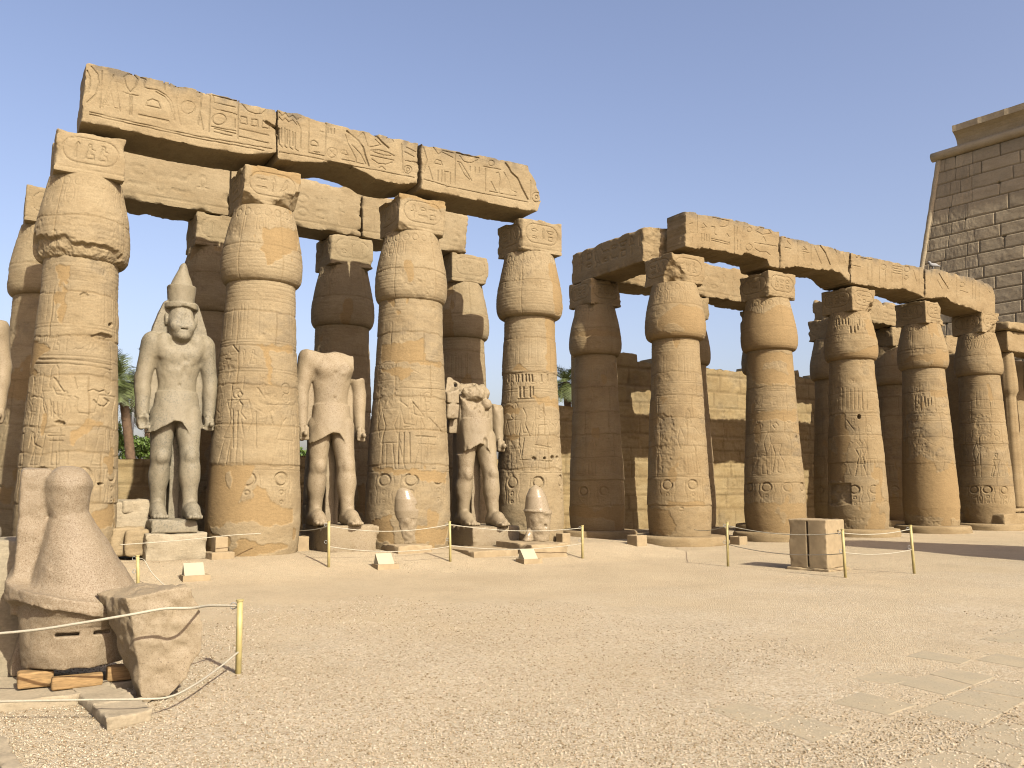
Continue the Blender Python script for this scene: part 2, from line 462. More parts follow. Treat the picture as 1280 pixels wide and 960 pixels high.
BUFF = granite_mat('buff_granite', (0.30, 0.21, 0.13), (0.50, 0.385, 0.245), (0.55, 0.43, 0.285), (0.60, 0.49, 0.345), (0.57, 0.455, 0.295), 40, tint_amt=.7)
GLOSS = granite_mat('polished_granite', (0.36, 0.26, 0.16), (0.58, 0.455, 0.31), (0.63, 0.505, 0.355), (0.70, 0.575, 0.42), (0.65, 0.52, 0.36), 40, rough=0.22)

def plain_mat(name, c, rough=0.7, var=0.12, scale=8.0, spec=0.3, streak=(1, 1, 1), bump=0.15):
    c = al(c, 1.08)
    m, nt, b = new_mat(name); n = N(nt); p = n.pos(streak)
    v = n.ramp(n.noise(p, scale, 5, 0.6), [(0.3, 1 - var), (0.7, 1 + var)])
    nt.links.new(n.mix(1.0, c, v, 'MULTIPLY'), b.inputs['Base Color'])
    b.inputs['Roughness'].default_value = rough; b.inputs['Specular IOR Level'].default_value = spec
    if bump: n.bump(b, n.noise(p, scale * 4, 4), bump, 0.004)
    return m
POST = plain_mat('yellow_painted_pipe', (0.72, 0.60, 0.27), 0.5, 0.14, 14)
ROPE = plain_mat('white_rope', (0.72, 0.66, 0.54), 0.9, 0.15, 60)
WOOD = plain_mat('orange_timber', (0.50, 0.32, 0.15), 0.8, 0.35, 6, 0.2, (2, 2, 14))
PALMG = plain_mat('palm_leaf', (0.16, 0.20, 0.06), 0.6, 0.35, 3)
TRUNK = plain_mat('palm_bark', (0.20, 0.125, 0.075), 0.9, 0.3, 8, bump=0.6)
LEAF = plain_mat('hedge_leaf', (0.17, 0.27, 0.05), 0.6, 0.4, 5)
STEEL = plain_mat('grey_lamp_pole', (0.45, 0.46, 0.47), 0.5, 0.05, 4)
DARK = plain_mat('dark_slot', (0.03, 0.025, 0.02), 0.9, 0.1, 4)
BIRD = plain_mat('pigeon_grey', (0.42, 0.42, 0.44), 0.7, 0.3, 20)
SIGN = plain_mat('pale_sign_panel', (0.68, 0.61, 0.46), 0.95, 0.06, 5)
CLAY = plain_mat('beige_plaster', (0.55, 0.42, 0.26), 0.9, 0.14, 6)

# ---------------------------------------------------------------- ground: one sheet, banked up a little against the first colonnade
def ground_z(x, y):
    a, b = to_ab(x, y)
    bank = 0.26 * sstep(-3.6, -0.9, b) * (1 - sstep(9.2, 11.0, a))
    return bank + 0.018 * fbm(x, y, x * 0, 0.35, 3, 2.0) * sstep(1.0, 3.0, np.hypot(x, y))
def axis_pts(lo, hi, fine_lo, fine_hi, h):
    core = np.arange(fine_lo, fine_hi, h)
    l, s, out = fine_lo, h, []
    while l > lo: s *= 1.25; l -= s; out.append(l)
    r, s, out2 = core[-1], h, []
    while r < hi: s *= 1.25; r += s; out2.append(r)
    return np.concatenate((out[::-1], core, out2))
def build_ground():
    gx, gy = axis_pts(-900, 900, -18, 30, 0.15), axis_pts(-900, 900, -2, 36, 0.15)
    X, Y = np.meshgrid(gx, gy, indexing='ij')
    Z = ground_z(X, Y)
    ny = len(gy)
    i, j = np.meshgrid(np.arange(len(gx) - 1), np.arange(ny - 1), indexing='ij')
    q = np.stack([i * ny + j, (i + 1) * ny + j, (i + 1) * ny + j + 1, i * ny + j + 1], -1).reshape(-1, 4)
    m, nt, b = new_mat('court_gravel'); n = N(nt); p = n.pos()
    v1 = n.node('ShaderNodeTexVoronoi'); v1.inputs['Scale'].default_value = 55; n.link(p, v1.inputs['Vector'])
    hue = n.node('ShaderNodeSeparateColor'); n.link(v1.outputs['Color'], hue.inputs['Color'])
    stones = n.ramp(hue.outputs[0], [(0.0, al((0.40, 0.31, 0.20), 1.58)), (0.25, al((0.55, 0.445, 0.315), 1.58)), (0.6, al((0.62, 0.525, 0.395), 1.58)), (1.0, al((0.72, 0.64, 0.52), 1.58))])
    sand = n.ramp(n.noise(p, 0.55, 6, 0.65), [(0.3, al((0.54, 0.425, 0.28), 1.58)), (0.7, al((0.61, 0.495, 0.34), 1.58))])
    zone = n.ramp(n.noise(p, 0.35, 4, 0.6), [(0.42, 0.0), (0.58, 0.6)])
    # gravel lies thick in the open court, trodden sand along the colonnade
    sx = n.node('ShaderNodeSeparateXYZ'); n.link(n.pos(), sx.inputs[0])
    bco = n.math('ADD', n.math('MULTIPLY', n.math('ADD', sx.outputs[0], -ORG[0]), -UY), n.math('MULTIPLY', n.math('ADD', sx.outputs[1], -ORG[1]), UX))
    mr = n.node('ShaderNodeMapRange'); mr.inputs[1].default_value = -9.5; mr.inputs[2].default_value = -3.5
    n.link(n.math('ADD', bco, n.math('MULTIPLY', n.noise(p, 0.4, 5), 3.0)), mr.inputs[0])
    f = n.math('MINIMUM', n.math('ADD', mr.outputs[0], zone), 1.0)
    speck = n.ramp(n.noise(p, 26, 6, 0.8), [(0.30, 0.50), (0.42, 0.97), (0.60, 1.0), (0.74, 1.22)])
    c = n.mix(n.math('MULTIPLY', f, 0.8), stones, sand)
    c = n.mix(1.0, c, speck, 'MULTIPLY')
    c = n.mix(1.0, c, n.ramp(n.noise(p, 62, 3, 0.8), [(0.28, 0.55), (0.42, 1.0), (0.60, 1.0), (0.74, 1.2)]), 'MULTIPLY')
    c = n.mix(1.0, c, n.ramp(n.noise(p, 11, 5, 0.75), [(0.30, 0.88), (0.5, 1.0), (0.72, 1.05)]), 'MULTIPLY')
    big = n.ramp(n.noise(p, 0.9, 6, 0.7), [(0.3, 0.9), (0.7, 1.07)])
    c = n.mix(1.0, c, big, 'MULTIPLY')
    nt.links.new(c, b.inputs['Base Color'])
    hgt = n.math('ADD', n.math('MULTIPLY', v1.outputs['Distance'], -0.5), n.math('MULTIPLY', n.noise(p, 9, 7, 0.75), 0.9))
    hgt = n.math('ADD', hgt, n.math('MULTIPLY', n.noise(p, 34, 4, 0.7), 1.1))
    n.bump(b, hgt, 0.9, 0.022)
    o = mesh_obj('ground', np.stack([X, Y, Z], -1).reshape(-1, 3), q, m)
    tag(o, None, None, None, 'structure')
build_ground()

# ---------------------------------------------------------------- papyrus columns
ZB, ZN, ZA0, ZA1 = 0.25, 5.95, 7.58, 8.43       # floor of the shaft, neck, underside and top of the abacus
SH_Z = [-0.05, .25, .45, .9, 1.4, 2.2, 4.0, 5.5, 6.0]
SH_R = [.84, .855, .880, .905, .895, .865, .772, .702, .688]
CP_Z = [5.93, 5.95, 5.98, 6.04, 6.12, 6.22, 6.36, 6.55, 6.8, 7.1, 7.4, 7.62]
CP_R = [.70, .755, .79, .825, .846, .858, .860, .848, .812, .755, .688, .645]
def theta_samples(phi0, R, h, coarse):
    """angles about the axis, dense on the side that is seen"""
    half = math.radians(105)
    n1 = int(2 * half * R / h); n2 = int((2 * math.pi - 2 * half) * R / coarse)
    t = np.concatenate((np.linspace(-half, half, n1, endpoint=False), np.linspace(half, 2 * math.pi - half, n2, endpoint=False)))
    return t
class Shape:
    """maps pixels of the photograph on to a column"""
    def __init__(self, a, b, k, ks=1.0):
        self.c = np.array(W(a, b)[:2]); self.k = k
        d = EYE[:2] - self.c; self.phi = math.atan2(d[1], d[0]); self.ks = ks
    def R(self, z):
        return self.k * (self.ks * np.interp(z, SH_Z, SH_R) if z < 5.95 else np.interp(z, CP_Z, CP_R))
    def px(self, x, y):
        d = ray(x, y); r = 0.85 * self.k; z = 3.0
        dd = d[:2]; A = dd @ dd; e = EYE[:2] - self.c; B = dd @ e
        for _ in range(6):
            C = e @ e - r * r; disc = B * B - A * C
            t = (-B - math.sqrt(max(disc, 0))) / A
            z = EYE[2] + d[2] * t; r = self.R(z)
        p = e + dd * t
        u = (math.atan2(p[1], p[0]) - self.phi + math.pi) % (2 * math.pi) - math.pi
        return u * 0.85, z
    def pts(self, L): return [self.px(x, y) for x, y in L]

def ring_mesh(th, phi, radii, zs):
    """radii (ntheta, nz) -> closed lathe with end caps"""
    nt_, nz = radii.shape
    ca, sa = np.cos(th + phi)[:, None], np.sin(th + phi)[:, None]
    V = np.stack([radii * ca, radii * sa, np.broadcast_to(zs, radii.shape)], -1).reshape(-1, 3)
    i, j = np.meshgrid(np.arange(nt_), np.arange(nz - 1), indexing='ij'); i2 = (i + 1) % nt_
    Q = np.stack([i * nz + j, i2 * nz + j, i2 * nz + j + 1, i * nz + j + 1], -1).reshape(-1, 4)
    k = len(V); V = np.concatenate((V, [[0, 0, zs[0]], [0, 0, zs[-1]]]))
    ii = np.arange(nt_); i3 = (ii + 1) % nt_
    T = np.concatenate((np.stack([np.full(nt_, k), i3 * nz, ii * nz], 1), np.stack([np.full(nt_, k + 1), ii * nz + nz - 1, i3 * nz + nz - 1], 1)))
    return V, Q, T

def block_sdf(g, c, h, chip=0.03, seed=1.0, r=0.015, s=3.0):
    qx, qy, qz = np.abs(g.x - c[0]) - h[0], np.abs(g.y - c[1]) - h[1], np.abs(g.z - c[2]) - h[2]
    F = boxd(g, c, h, r)
    srt = np.sort(np.stack(np.broadcast_arrays(qx, qy, qz)), axis=0)[1]      # nearness to an edge
    m = np.abs(F) < 0.16
    i, j, k = np.nonzero(m)
    e = np.exp(np.minimum(srt[m], 0) / 0.09)
    n1 = fbm(g.ax[0][i], g.ax[1][j], g.ax[2][k], s, 4, seed)
    F[m] += min(0.007, chip * .15) * n1 + chip * e * np.maximum(n1 + 0.1, 0) * 1.6
    return F

def plaster_noise(R, thresh, zlo, seed, low_bias):
    U, V = np.meshgrid(R.U, R.V, indexing='ij')
    n = fbm(np.cos(U / .85) * 1.3, np.sin(U / .85) * 1.3, V * 0.8, 1.1, 4, seed)
    n = n + low_bias * np.clip((1.7 - V) / 1.4, 0, 1)
    return sstep(thresh, thresh + 0.05, n)

def build_column(label, a, b, seed, k=1.0, h=0.016, slab=True, spec=None, group=None, capital=True, ab_chip=0.05, mat=None, detail=True):
    mat = mat or SAND
    spec = spec or {}
    rnd = random.Random(seed)
    S = Shape(a, b, k, spec.get('ks', 1.0))
    root = thing('papyrus_column', (S.c[0], S.c[1], 0), label, 'column', group)
    th = theta_samples(S.phi, 0.85 * k, h, h * 4)
    order = np.argsort(((th + math.pi) % (2 * math.pi)) - math.pi)
    U = ((th + math.pi) % (2 * math.pi) - math.pi)[order] * 0.85
    inv = np.argsort(order)
    def finish(R, name, base, zs, joints_depth=0.0, extra=None):
        Ug, Vg = np.meshgrid(R.U, R.V, indexing='ij')
        cx, sx = np.cos(Ug / .85), np.sin(Ug / .85)
        n_lo = fbm(cx * .9, sx * .9, Vg, 1.6, 3, seed * .37)
        n_hi = fbm(cx * .9, sx * .9, Vg, 9.0, 3, seed * .73)
        n_md = fbm(cx * .9, sx * .9, Vg * 1.6, 4.0, 3, seed * .53)
        er = sstep(0.25, 0.75, fbm(cx * .9, sx * .9, Vg * 1.2, 1.1, 4, seed * 1.9 + 4))       # eaten-away stone
        er = np.maximum(er, R.E if hasattr(R, 'E') else 0)
        H = 0.009 * n_lo + 0.0035 * n_md + 0.0030 * n_hi - er * (0.010 + 0.016 * np.abs(n_hi))
        keep = (1 - np.clip(R.M, 0, 1)) * (1 - 0.6 * er) * np.clip(.72 + .55 * n_lo + .35 * n_md, .25, 1.1)
        H = H - R.carve * keep - 0.010 * R.J * (1 - R.M)
        H = H * (1 - 0.75 * R.M) - 0.010 * R.M
        H = H + R.O * (1 - R.M)
        if extra is not None: H = H + extra
        wv = np.clip(R.T, 0, .5) * (.55 + .8 * n_md) + .5 * np.clip(er, 0, 1) * np.clip(n_md + .2, 0, 1) * .6
        rad = (base[None, :] * k + H)[inv]
        V, Q, T = ring_mesh(th, S.phi, rad, zs)
        pad = lambda A: np.concatenate((A[inv].ravel(), [0, 0]))
        return mesh_obj(name, V + [S.c[0], S.c[1], 0], [Q, T], mat, root, True, {'plaster': pad(R.M), 'joint': pad(R.J), 'grime': pad(np.clip(wv, 0, .5) * (1 - R.M) * .8)}, (S.c[0], S.c[1], 0))
    # ---- shaft
    z0 = ZB if slab else -0.05
    zs = np.arange(z0, 5.985, h * 1.05)
    R = Relief(U, zs); R.E = np.zeros_like(R.carve)
    jz = spec.get('joints')
    if jz: jz = [S.px(S_x, y)[1] for S_x, y in jz]
    else:
        jz, z = [], 1.0 + rnd.uniform(-.2, .2)
        while z < 5.6: jz.append(z); z += rnd.uniform(.7, 1.0)
    if detail:
        for q in range(5): R.stroke([(-2.67, 5.50 + q * .085), (2.67, 5.50 + q * .085)], .013, .006)
        u = -2.6
        while u < 2.6:
            R.stroke([(u, 4.72), (u, 5.4)], .018, rnd.choice((.003, .006, .009))); u += rnd.choice((.09, .14, .2))
        for zz in (4.66, 4.60): R.stroke([(-2.67, zz), (2.67, zz)], .015, .009)
        text_row(R, -2.6, 2.6, 4.12, .34, rnd, .015, .010)
        for zz in (4.05, 3.99, 1.98): R.stroke([(-2.67, zz), (2.67, zz)], .015, .010)
        u = -2.4
        while u < 2.4:
            figure(R, u, 2.0, rnd.uniform(1.55, 1.75), rnd.choice((1, -1)), rnd, .0155, .017)
            if rnd.random() < .6: text_column(R, u + .42, .17, rnd.uniform(2.5, 3.0), 3.92, rnd, .014, .009)
            u += rnd.uniform(.85, 1.1)
    em = spec.get('emblems')
    em = [S.px(x, y) for x, y in em] if em else ([(-2.2 + .74 * q + rnd.uniform(-.1, .1), 1.52) for q in range(7)] if detail and em is None else [])
    for u, v in em:
        R.disc(u, v, .135, .014); R.ring(u, v, .135, .026, .05, ry=.13)
        for dz, rr in ((.27, .045), (.47, .032)): R.ring(u, v - dz, rr, .018, .022)
        for s in (-1, 1):
            R.stroke([(u + s * .2, v + .1), (u + s * .23, v - .12), (u + s * .17, v - .3), (u + s * .2, v - .5)], .016, .016)
            R.stroke([(u + s * .1, v - .22), (u + s * .11, v - .5)], .014, .012)
    for L in spec.get('lines', ()): R.stroke(S.pts(L), .0165, .032)
    for x, y, w_, h_ in spec.get('holes', ()):
        P = [S.px(x + dx * w_, y + dy * h_) for dx, dy in ((-1, -.3), (-.3, -1), (.6, -.8), (1, .1), (.4, 1), (-.6, .7))]
        R.fill(P, .16, None, .02, seed)
    for L, dpt in spec.get('gouges', ()): R.fill(S.pts(L), dpt, None, .006, seed, .012)
    for L in spec.get('rough', ()): R.fill(S.pts(L), 1.0, R.E, .09, seed + 3, .03)
    R.M = np.maximum(R.M, plaster_noise(R, spec.get('thresh', .62), z0, seed, spec.get('low', .35)))
    for q, L in enumerate(spec.get('plaster', ())):
        R.fill(S.pts(L), 1.0, R.M, .05, seed + q, .012)
    for L in spec.get('stone', ()):
        T_ = np.zeros_like(R.M); R.fill(S.pts(L), 1.0, T_, .05, seed, .012); R.M *= (1 - T_)
    Ug, Vg = np.meshgrid(R.U, R.V, indexing='ij')
    drum = np.zeros_like(R.M)
    jzs = sorted(jz)
    wob = fbm(Ug, Ug * 0 + seed, Vg * 0, 2.0, 3) * .025
    lo = -1.0
    for q, z in enumerate(jzs):
        R.J = np.maximum(R.J, np.exp(-((Vg - z - wob - .02 * vnoise(Ug * 6, Ug * 0 + z, Ug * 0)) / .020) ** 2))
    for q in range(len(jzs) + 1):
        z1 = jzs[q] if q < len(jzs) else 99
        drum += (rnd.uniform(-.009, .009)) * ((Vg > lo) & (Vg <= z1)); R.T += rnd.uniform(-.12, .3) * ((Vg > lo) & (Vg <= z1))
        if q and z1 < 99:
            for uu in ([rnd.uniform(-1.0, -.3), rnd.uniform(.2, 1.1)] if rnd.random() < .7 else [rnd.uniform(-.9, .9)]):
                L = [(uu + rnd.uniform(-.02, .02), lo + (z1 - lo) * t / 4) for t in range(5)]
                R.stroke(L, .022, 0.85, R.J)
                R.T += ((Vg > lo) & (Vg <= z1) & (Ug > uu)) * rnd.uniform(-.2, .2); R.O += ((Vg > lo) & (Vg <= z1) & (Ug > uu)) * rnd.uniform(-.005, .005)
        lo = z1
    base = np.interp(zs, SH_Z, SH_R) * spec.get('ks', 1.0)
    finish(R, 'shaft', base, zs, extra=drum)
    # ---- capital
    if capital:
        zs = np.unique(np.concatenate((np.linspace(5.93, 6.1, int(.26 / h)), np.arange(6.1, 7.6, h * 1.05), [7.6])))
        R = Relief(U, zs); R.E = np.zeros_like(R.carve)
        if detail:
            for q in range(4): R.stroke([(-2.67, 6.18 + q * .07), (2.67, 6.18 + q * .07)], .013, .004)
            R.stroke([(-2.67, 6.5), (2.67, 6.5)], .014, .006)
            u = -2.6
            while u < 2.6:
                R.ring(u, 7.42, .085, .017, .016); R.stroke([(u, 7.32), (u, 7.0)], .015, .008)
                if rnd.random() < .75:
                    cw = .13
                    pl = arc(u + .13, 7.15, cw * .6, .2, 0, 360, 12); R.stroke(pl, .015, .012)
                    for kk in range(3): glyph(R, rnd.choice(GK), u + .08, 6.98 + kk * .11, .1, .013, .009)
                u += .27
            text_row(R, -2.6, 2.6, 6.58, .2, rnd, .013, .008)
        for L in spec.get('cap_lines', ()): R.stroke(S.pts(L), .0165, .032)
        for L, dpt in spec.get('cap_gouges', ()): R.fill(S.pts(L), dpt, None, .006, seed, .012)
        R.M = np.maximum(R.M, plaster_noise(R, spec.get('thresh', .62), 6, seed + 5, 0) * .95)
        for q, L in enumerate(spec.get('cap_plaster', ())): R.fill(S.pts(L), 1.0, R.M, .05, seed + q, .012)
        Ug, Vg = np.meshgrid(R.U, R.V, indexing='ij')
        zj = spec.get('cap_joint', 6.75 + rnd.uniform(-.15, .25))
        R.J = np.exp(-((Vg - zj - fbm(Ug, Ug * 0 + seed, Vg * 0, 2.0, 3) * .02) / .016) ** 2)
        for uu in (rnd.uniform(-.8, -.2), rnd.uniform(.2, .9)): R.stroke([(uu, zj if rnd.random() < .5 else 5.9), (uu, 7.6)], .016, .7, R.J)
        ex = None
        if 'cap_break' in spec:                    # the lower edge of the bud broken off
            T_ = np.zeros_like(R.M); R.fill(S.pts(spec['cap_break']), 1.0, T_, .06, seed, .03)
            ex = -T_ * (0.075 + .025 * fbm(Ug, Vg, Ug * 0, 8, 3)); R.E = np.maximum(R.E, T_); R.carve *= (1 - T_)
        finish(R, 'capital', np.interp(zs, CP_Z, CP_R), zs, extra=ex)
    # ---- abacus
    if spec.get('abacus', True):
        hw = 0.61 * k; za1 = spec.get('za1', ZA1)
        hv = max(h * 1.1, .017)
        g = Grid((-hw - .08, -hw - .08, ZA0 - .06), (hw + .08, hw + .08, za1 + .06), (hv, hv, hv))
        F = block_sdf(g, (0, 0, (ZA0 + za1) / 2), (hw, hw, (za1 - ZA0) / 2), ab_chip, seed)
        if detail:
            R = Relief(g.ax[0], g.ax[2])
            R.stroke([(-hw, ZA0 + .1), (hw, ZA0 + .1)], .014, .010)
            cartouche(R, -hw + .12, hw - .12, ZA0 + .22, za1 - .13, rnd, .0145, .022)
            F += R.carve[:, None, :] * (g.y < -hw + .2)
            R = Relief(g.ax[1], g.ax[2])
            cartouche(R, -hw + .12, hw - .12, ZA0 + .22, za1 - .13, rnd, .0145, .022)
            F += R.carve[None, :, :] * (g.x < -hw + .2)
        for f in spec.get('abacus_cut', ()): F = f(g, F, hw)
        V, Q = g.mesh(F)
        Vw = local_to_world(V, a, b)
        pl = np.zeros(len(V))
        if 'abacus_plaster' in spec: pl = spec['abacus_plaster'](V)
        mesh_obj('abacus', Vw, Q, mat, root, True, {'plaster': pl}, (S.c[0], S.c[1], 0), 36)
    # ---- round base stone
    if slab:
        t = np.linspace(0, 2 * math.pi, 72, endpoint=False)
        zz = np.array((-.1, .0, .06, .12, .18, .22, .245, .254))
        rr = k * np.array((1.25, 1.26, 1.26, 1.255, 1.25, 1.235, 1.21, 1.16))
        wob = 1 + .02 * fbm(np.cos(t), np.sin(t), t * 0 + seed, 1.5, 3)
        rad = rr[None, :] * wob[:, None] + .02 * fbm(np.cos(t)[:, None] + zz * 0, np.sin(t)[:, None] + zz * 0, zz[None, :] * 4 + t[:, None] * 0, 4, 3, seed)
        V, Q, T = ring_mesh(t, 0, rad, zz)
        mesh_obj('base', V + [S.c[0], S.c[1], 0], [Q, T], CONC if rnd.random() < .0 else mat, root, True, None, (S.c[0], S.c[1], 0))
    return root

def cut_noise_plane(p, n, amp, s, seed):
    def f(g, F, hw):
        d = plane(g, p, n)
        d = d + amp * fbm(g.x + 0 * d, g.y + 0 * d, g.z + 0 * d, s, 4, seed)
        return np.maximum(F, d)
    return f

A_SPEC = [
 dict(joints=[(95, 365), (95, 420), (92, 469), (88, 533), (85, 566), (80, 630)],
      holes=[(105, 369, 6, 3.4), (74, 397, 3.5, 2.5), (138, 406, 2.5, 2.5), (75, 529, 6.5, 3), (126, 605, 3.5, 1.8), (44, 261, 2.5, 3)],
      gouges=[([(114, 420), (127, 416), (141, 421), (143, 428), (128, 426), (118, 424)], .10)],
      emblems=[(52, 594), (105, 594), (18, 594), (140, 593)],
      lines=[[(38, 497), (42, 495), (47, 497)], [(48, 496), (53, 498), (54, 510), (58, 522)], [(66, 484), (70, 493), (87, 496)], [(62, 500), (66, 515), (76, 524)], [(83, 500), (80, 515), (70, 524)], [(62, 505), (63, 520)], [(66, 503), (66, 521)], [(71, 503), (71, 521)], [(77, 503), (77, 520)],
             [(93, 496), (97, 498), (95, 510), (98, 516), (112, 518)], [(111, 489), (117, 487), (124, 490), (131, 488), (133, 492)], [(117, 500), (124, 507), (130, 508), (136, 502), (130, 498)], [(40, 540), (36, 559)], [(42, 541), (42, 555), (52, 560)], [(60, 545), (80, 545)], [(62, 551), (78, 551)], [(108, 535), (108, 560)], [(133, 537), (133, 561)],
             [(38, 450), (60, 449), (100, 451), (140, 457)], [(42, 455), (100, 456), (140, 463)], [(42, 472), (43, 482)], [(67, 472), (80, 490)], [(93, 472), (96, 486)], [(26, 565), (24, 590)], [(84, 565), (84, 582)], [(70, 566), (69, 584)]],
      plaster=[[(33, 425), (46, 427), (60, 436), (44, 450), (41, 462), (52, 468), (26, 471)], [(70, 332), (88, 331), (90, 345), (82, 352), (72, 348)], [(88, 540), (110, 525), (128, 530), (100, 545), (92, 556)], [(117, 640), (143, 625), (144, 655), (120, 660)]],
      cap_break=[(30, 292), (48, 297), (62, 293), (75, 290), (90, 300), (110, 306), (130, 308), (150, 318), (160, 345), (30, 345)], cap_joint=6.72, thresh=.75),
 dict(joints=[(320, 432), (320, 481), (318, 531), (316, 581), (322, 388)], emblems=[(309, 599), (352, 599), (264, 602)],
      lines=[[(325, 504), (335, 506), (353, 507)], [(291, 432), (298, 440)], [(282, 449), (288, 449)], [(291, 512), (291, 560)], [(297, 514), (296, 560)], [(299, 489), (296, 493), (299, 498), (303, 493), (299, 489)], [(295, 505), (299, 501), (303, 506), (300, 515), (307, 524)], [(322, 485), (331, 498)], [(334, 515), (331, 530)], [(337, 515), (341, 530)], [(350, 518), (354, 528), (358, 523)], [(320, 515), (320, 560)]],
      plaster=[[(262, 579), (318, 582), (317, 591), (283, 592), (282, 600), (290, 618), (300, 628), (314, 623), (322, 608), (332, 613), (345, 632), (366, 637), (366, 653), (350, 660), (327, 655), (305, 650), (275, 658), (254, 656), (256, 600)],
               [(288, 690), (300, 695), (330, 693), (357, 683), (347, 678), (325, 683), (322, 673), (300, 675)], [(323, 431), (366, 434), (366, 440), (338, 440), (337, 452), (331, 445)], [(335, 445), (339, 445), (339, 480), (335, 480)], [(255, 660), (285, 672), (290, 700), (255, 700)]],
      thresh=.9, cap_plaster=[[(330, 285), (372, 288), (372, 310), (335, 330), (325, 310)]],
      abacus_cut=[cut_noise_plane((.5, -.5, 7.95), (.5, -.75, -.55), .10, 2.2, 3), cut_noise_plane((-.35, -.62, 7.75), (-.3, -.7, -.75), .05, 3, 5)],
      abacus_plaster=lambda V: sstep(.03, .06, (V[:, 2] - 8.12) + .16 * fbm(V[:, 0], V[:, 1], V[:, 2], 2.5, 3, 4)) * sstep(-.5, -.4, V[:, 0])),
 dict(joints=[(514, 415), (514, 452), (513, 496), (512, 538), (512, 581)], emblems=[(480, 600), (514, 600), (548, 598)],
      plaster=[[(476, 430), (502, 430), (531, 422), (531, 451), (552, 455), (550, 459), (525, 453), (506, 452), (477, 454)], [(476, 461), (512, 460), (515, 464), (502, 474), (495, 470), (478, 466)],
               [(466, 584), (558, 591), (558, 607), (523, 600), (511, 592), (470, 591)], [(462, 655), (488, 642), (492, 680), (462, 670)], [(522, 657), (560, 660), (556, 680), (520, 680)]],
      lines=[[(498, 500), (509, 508)], [(516, 505), (518, 518), (530, 521)], [(516, 503), (530, 520)], [(531, 497), (534, 525)], [(505, 541), (504, 578)], [(512, 541), (512, 578)], [(498, 541), (497, 580)], [(520, 545), (545, 547)], [(535, 548), (533, 575)], [(494, 485), (530, 486), (556, 488)], [(536, 522), (554, 542)], [(514, 462), (523, 466)]],
      thresh=.85, cap_gouges=[([(520, 249), (523, 249), (523, 252), (520, 252)], .06)],
      abacus_cut=[cut_noise_plane((.62, -.62, 7.8), (.8, -.5, -.35), .06, 3, 9), cut_noise_plane((-.2, -.62, 7.66), (-.1, -.75, -.66), .04, 3, 6)],
      abacus_plaster=lambda V: sstep(.03, .06, (V[:, 2] - 8.25) + .1 * fbm(V[:, 0], V[:, 1], V[:, 2], 2.5, 3, 7))),
 dict(joints=[(662, 422), (663, 465), (664, 503), (665, 545), (667, 586)], emblems=[(640, 603), (673, 603), (701, 601)],
      plaster=[[(681, 394), (697, 397), (700, 464), (682, 463), (683, 429)], [(640, 463), (647, 455), (664, 464)], [(668, 496), (704, 500), (704, 516), (690, 509), (674, 504)], [(622, 509), (653, 509), (647, 518), (622, 519)], [(630, 543), (648, 545), (638, 551)]],
      holes=[(667, 573, 2.2, 2), (681, 573, 1.8, 1.8), (691, 572, 1.8, 1.8), (697, 572, 1.4, 1.6)],
      gouges=[([(x, 468), (x + 1.8, 468), (x + 2.2, 477), (x + .5, 477)], .05) for x in (634, 643, 646, 651, 656, 660, 664, 676, 684)] + [([(x, 484), (x + 2, 483), (x + 2.4, 497), (x + .4, 496)], .04) for x in (648, 653, 661, 665)],
      rough=[[(624, 545), (645, 548), (648, 590), (640, 600), (622, 580)]],
      lines=[[(654, 511), (658, 520), (656, 530), (662, 545)], [(678, 510), (682, 520)], [(672, 545), (673, 532), (684, 531), (688, 545)], [(650, 530), (648, 560)], [(647, 499), (668, 498)], [(650, 575), (690, 577)], [(655, 548), (652, 570)], [(668, 556), (690, 560)]],
      thresh=.9, cap_plaster=[[(684, 330), (704, 330), (704, 395), (686, 393)]], abacus_cut=[cut_noise_plane((-.61, -.61, 7.62), (-.55, -.55, -.8), .03, 4, 2)]),
]
A_A = [-3.51, 0.0, 3.55, 6.92]
A_LAB = ['first column of the nearer row, far left, with drilled holes and broken bud capital', 'column with big bare plaster patch round its foot, beside the crowned grey statue',
         'column standing between the two headless statues', 'column at the right end of the nearer row, with vertical gouges across its shaft']
for i in range(4):
    build_column(A_LAB[i], A_A[i], 0.0, 10 + i, 1.0, 0.013, False, dict(A_SPEC[i], ks=(.97, 1.06, 1.085, .945)[i]), 'sunlit front columns of the nearer colonnade')
BACK_B = 3.85
A_BLAB = ['shaded rear column peeking out behind the leftmost front column', 'rear column behind the crowned statue, only its abacus in sun', 'rear column between the headless statue and the middle front column', 'rear column with sun on its upper capital, right end of the nearer colonnade']
for i in range(4):
    build_column(A_BLAB[i], (-3.85, -.18, 3.28, 6.95)[i], BACK_B, 20 + i, 1.0, 0.024, False, dict(ks=1.05, emblems=None, thresh=.6), 'rear columns of the nearer colonnade')

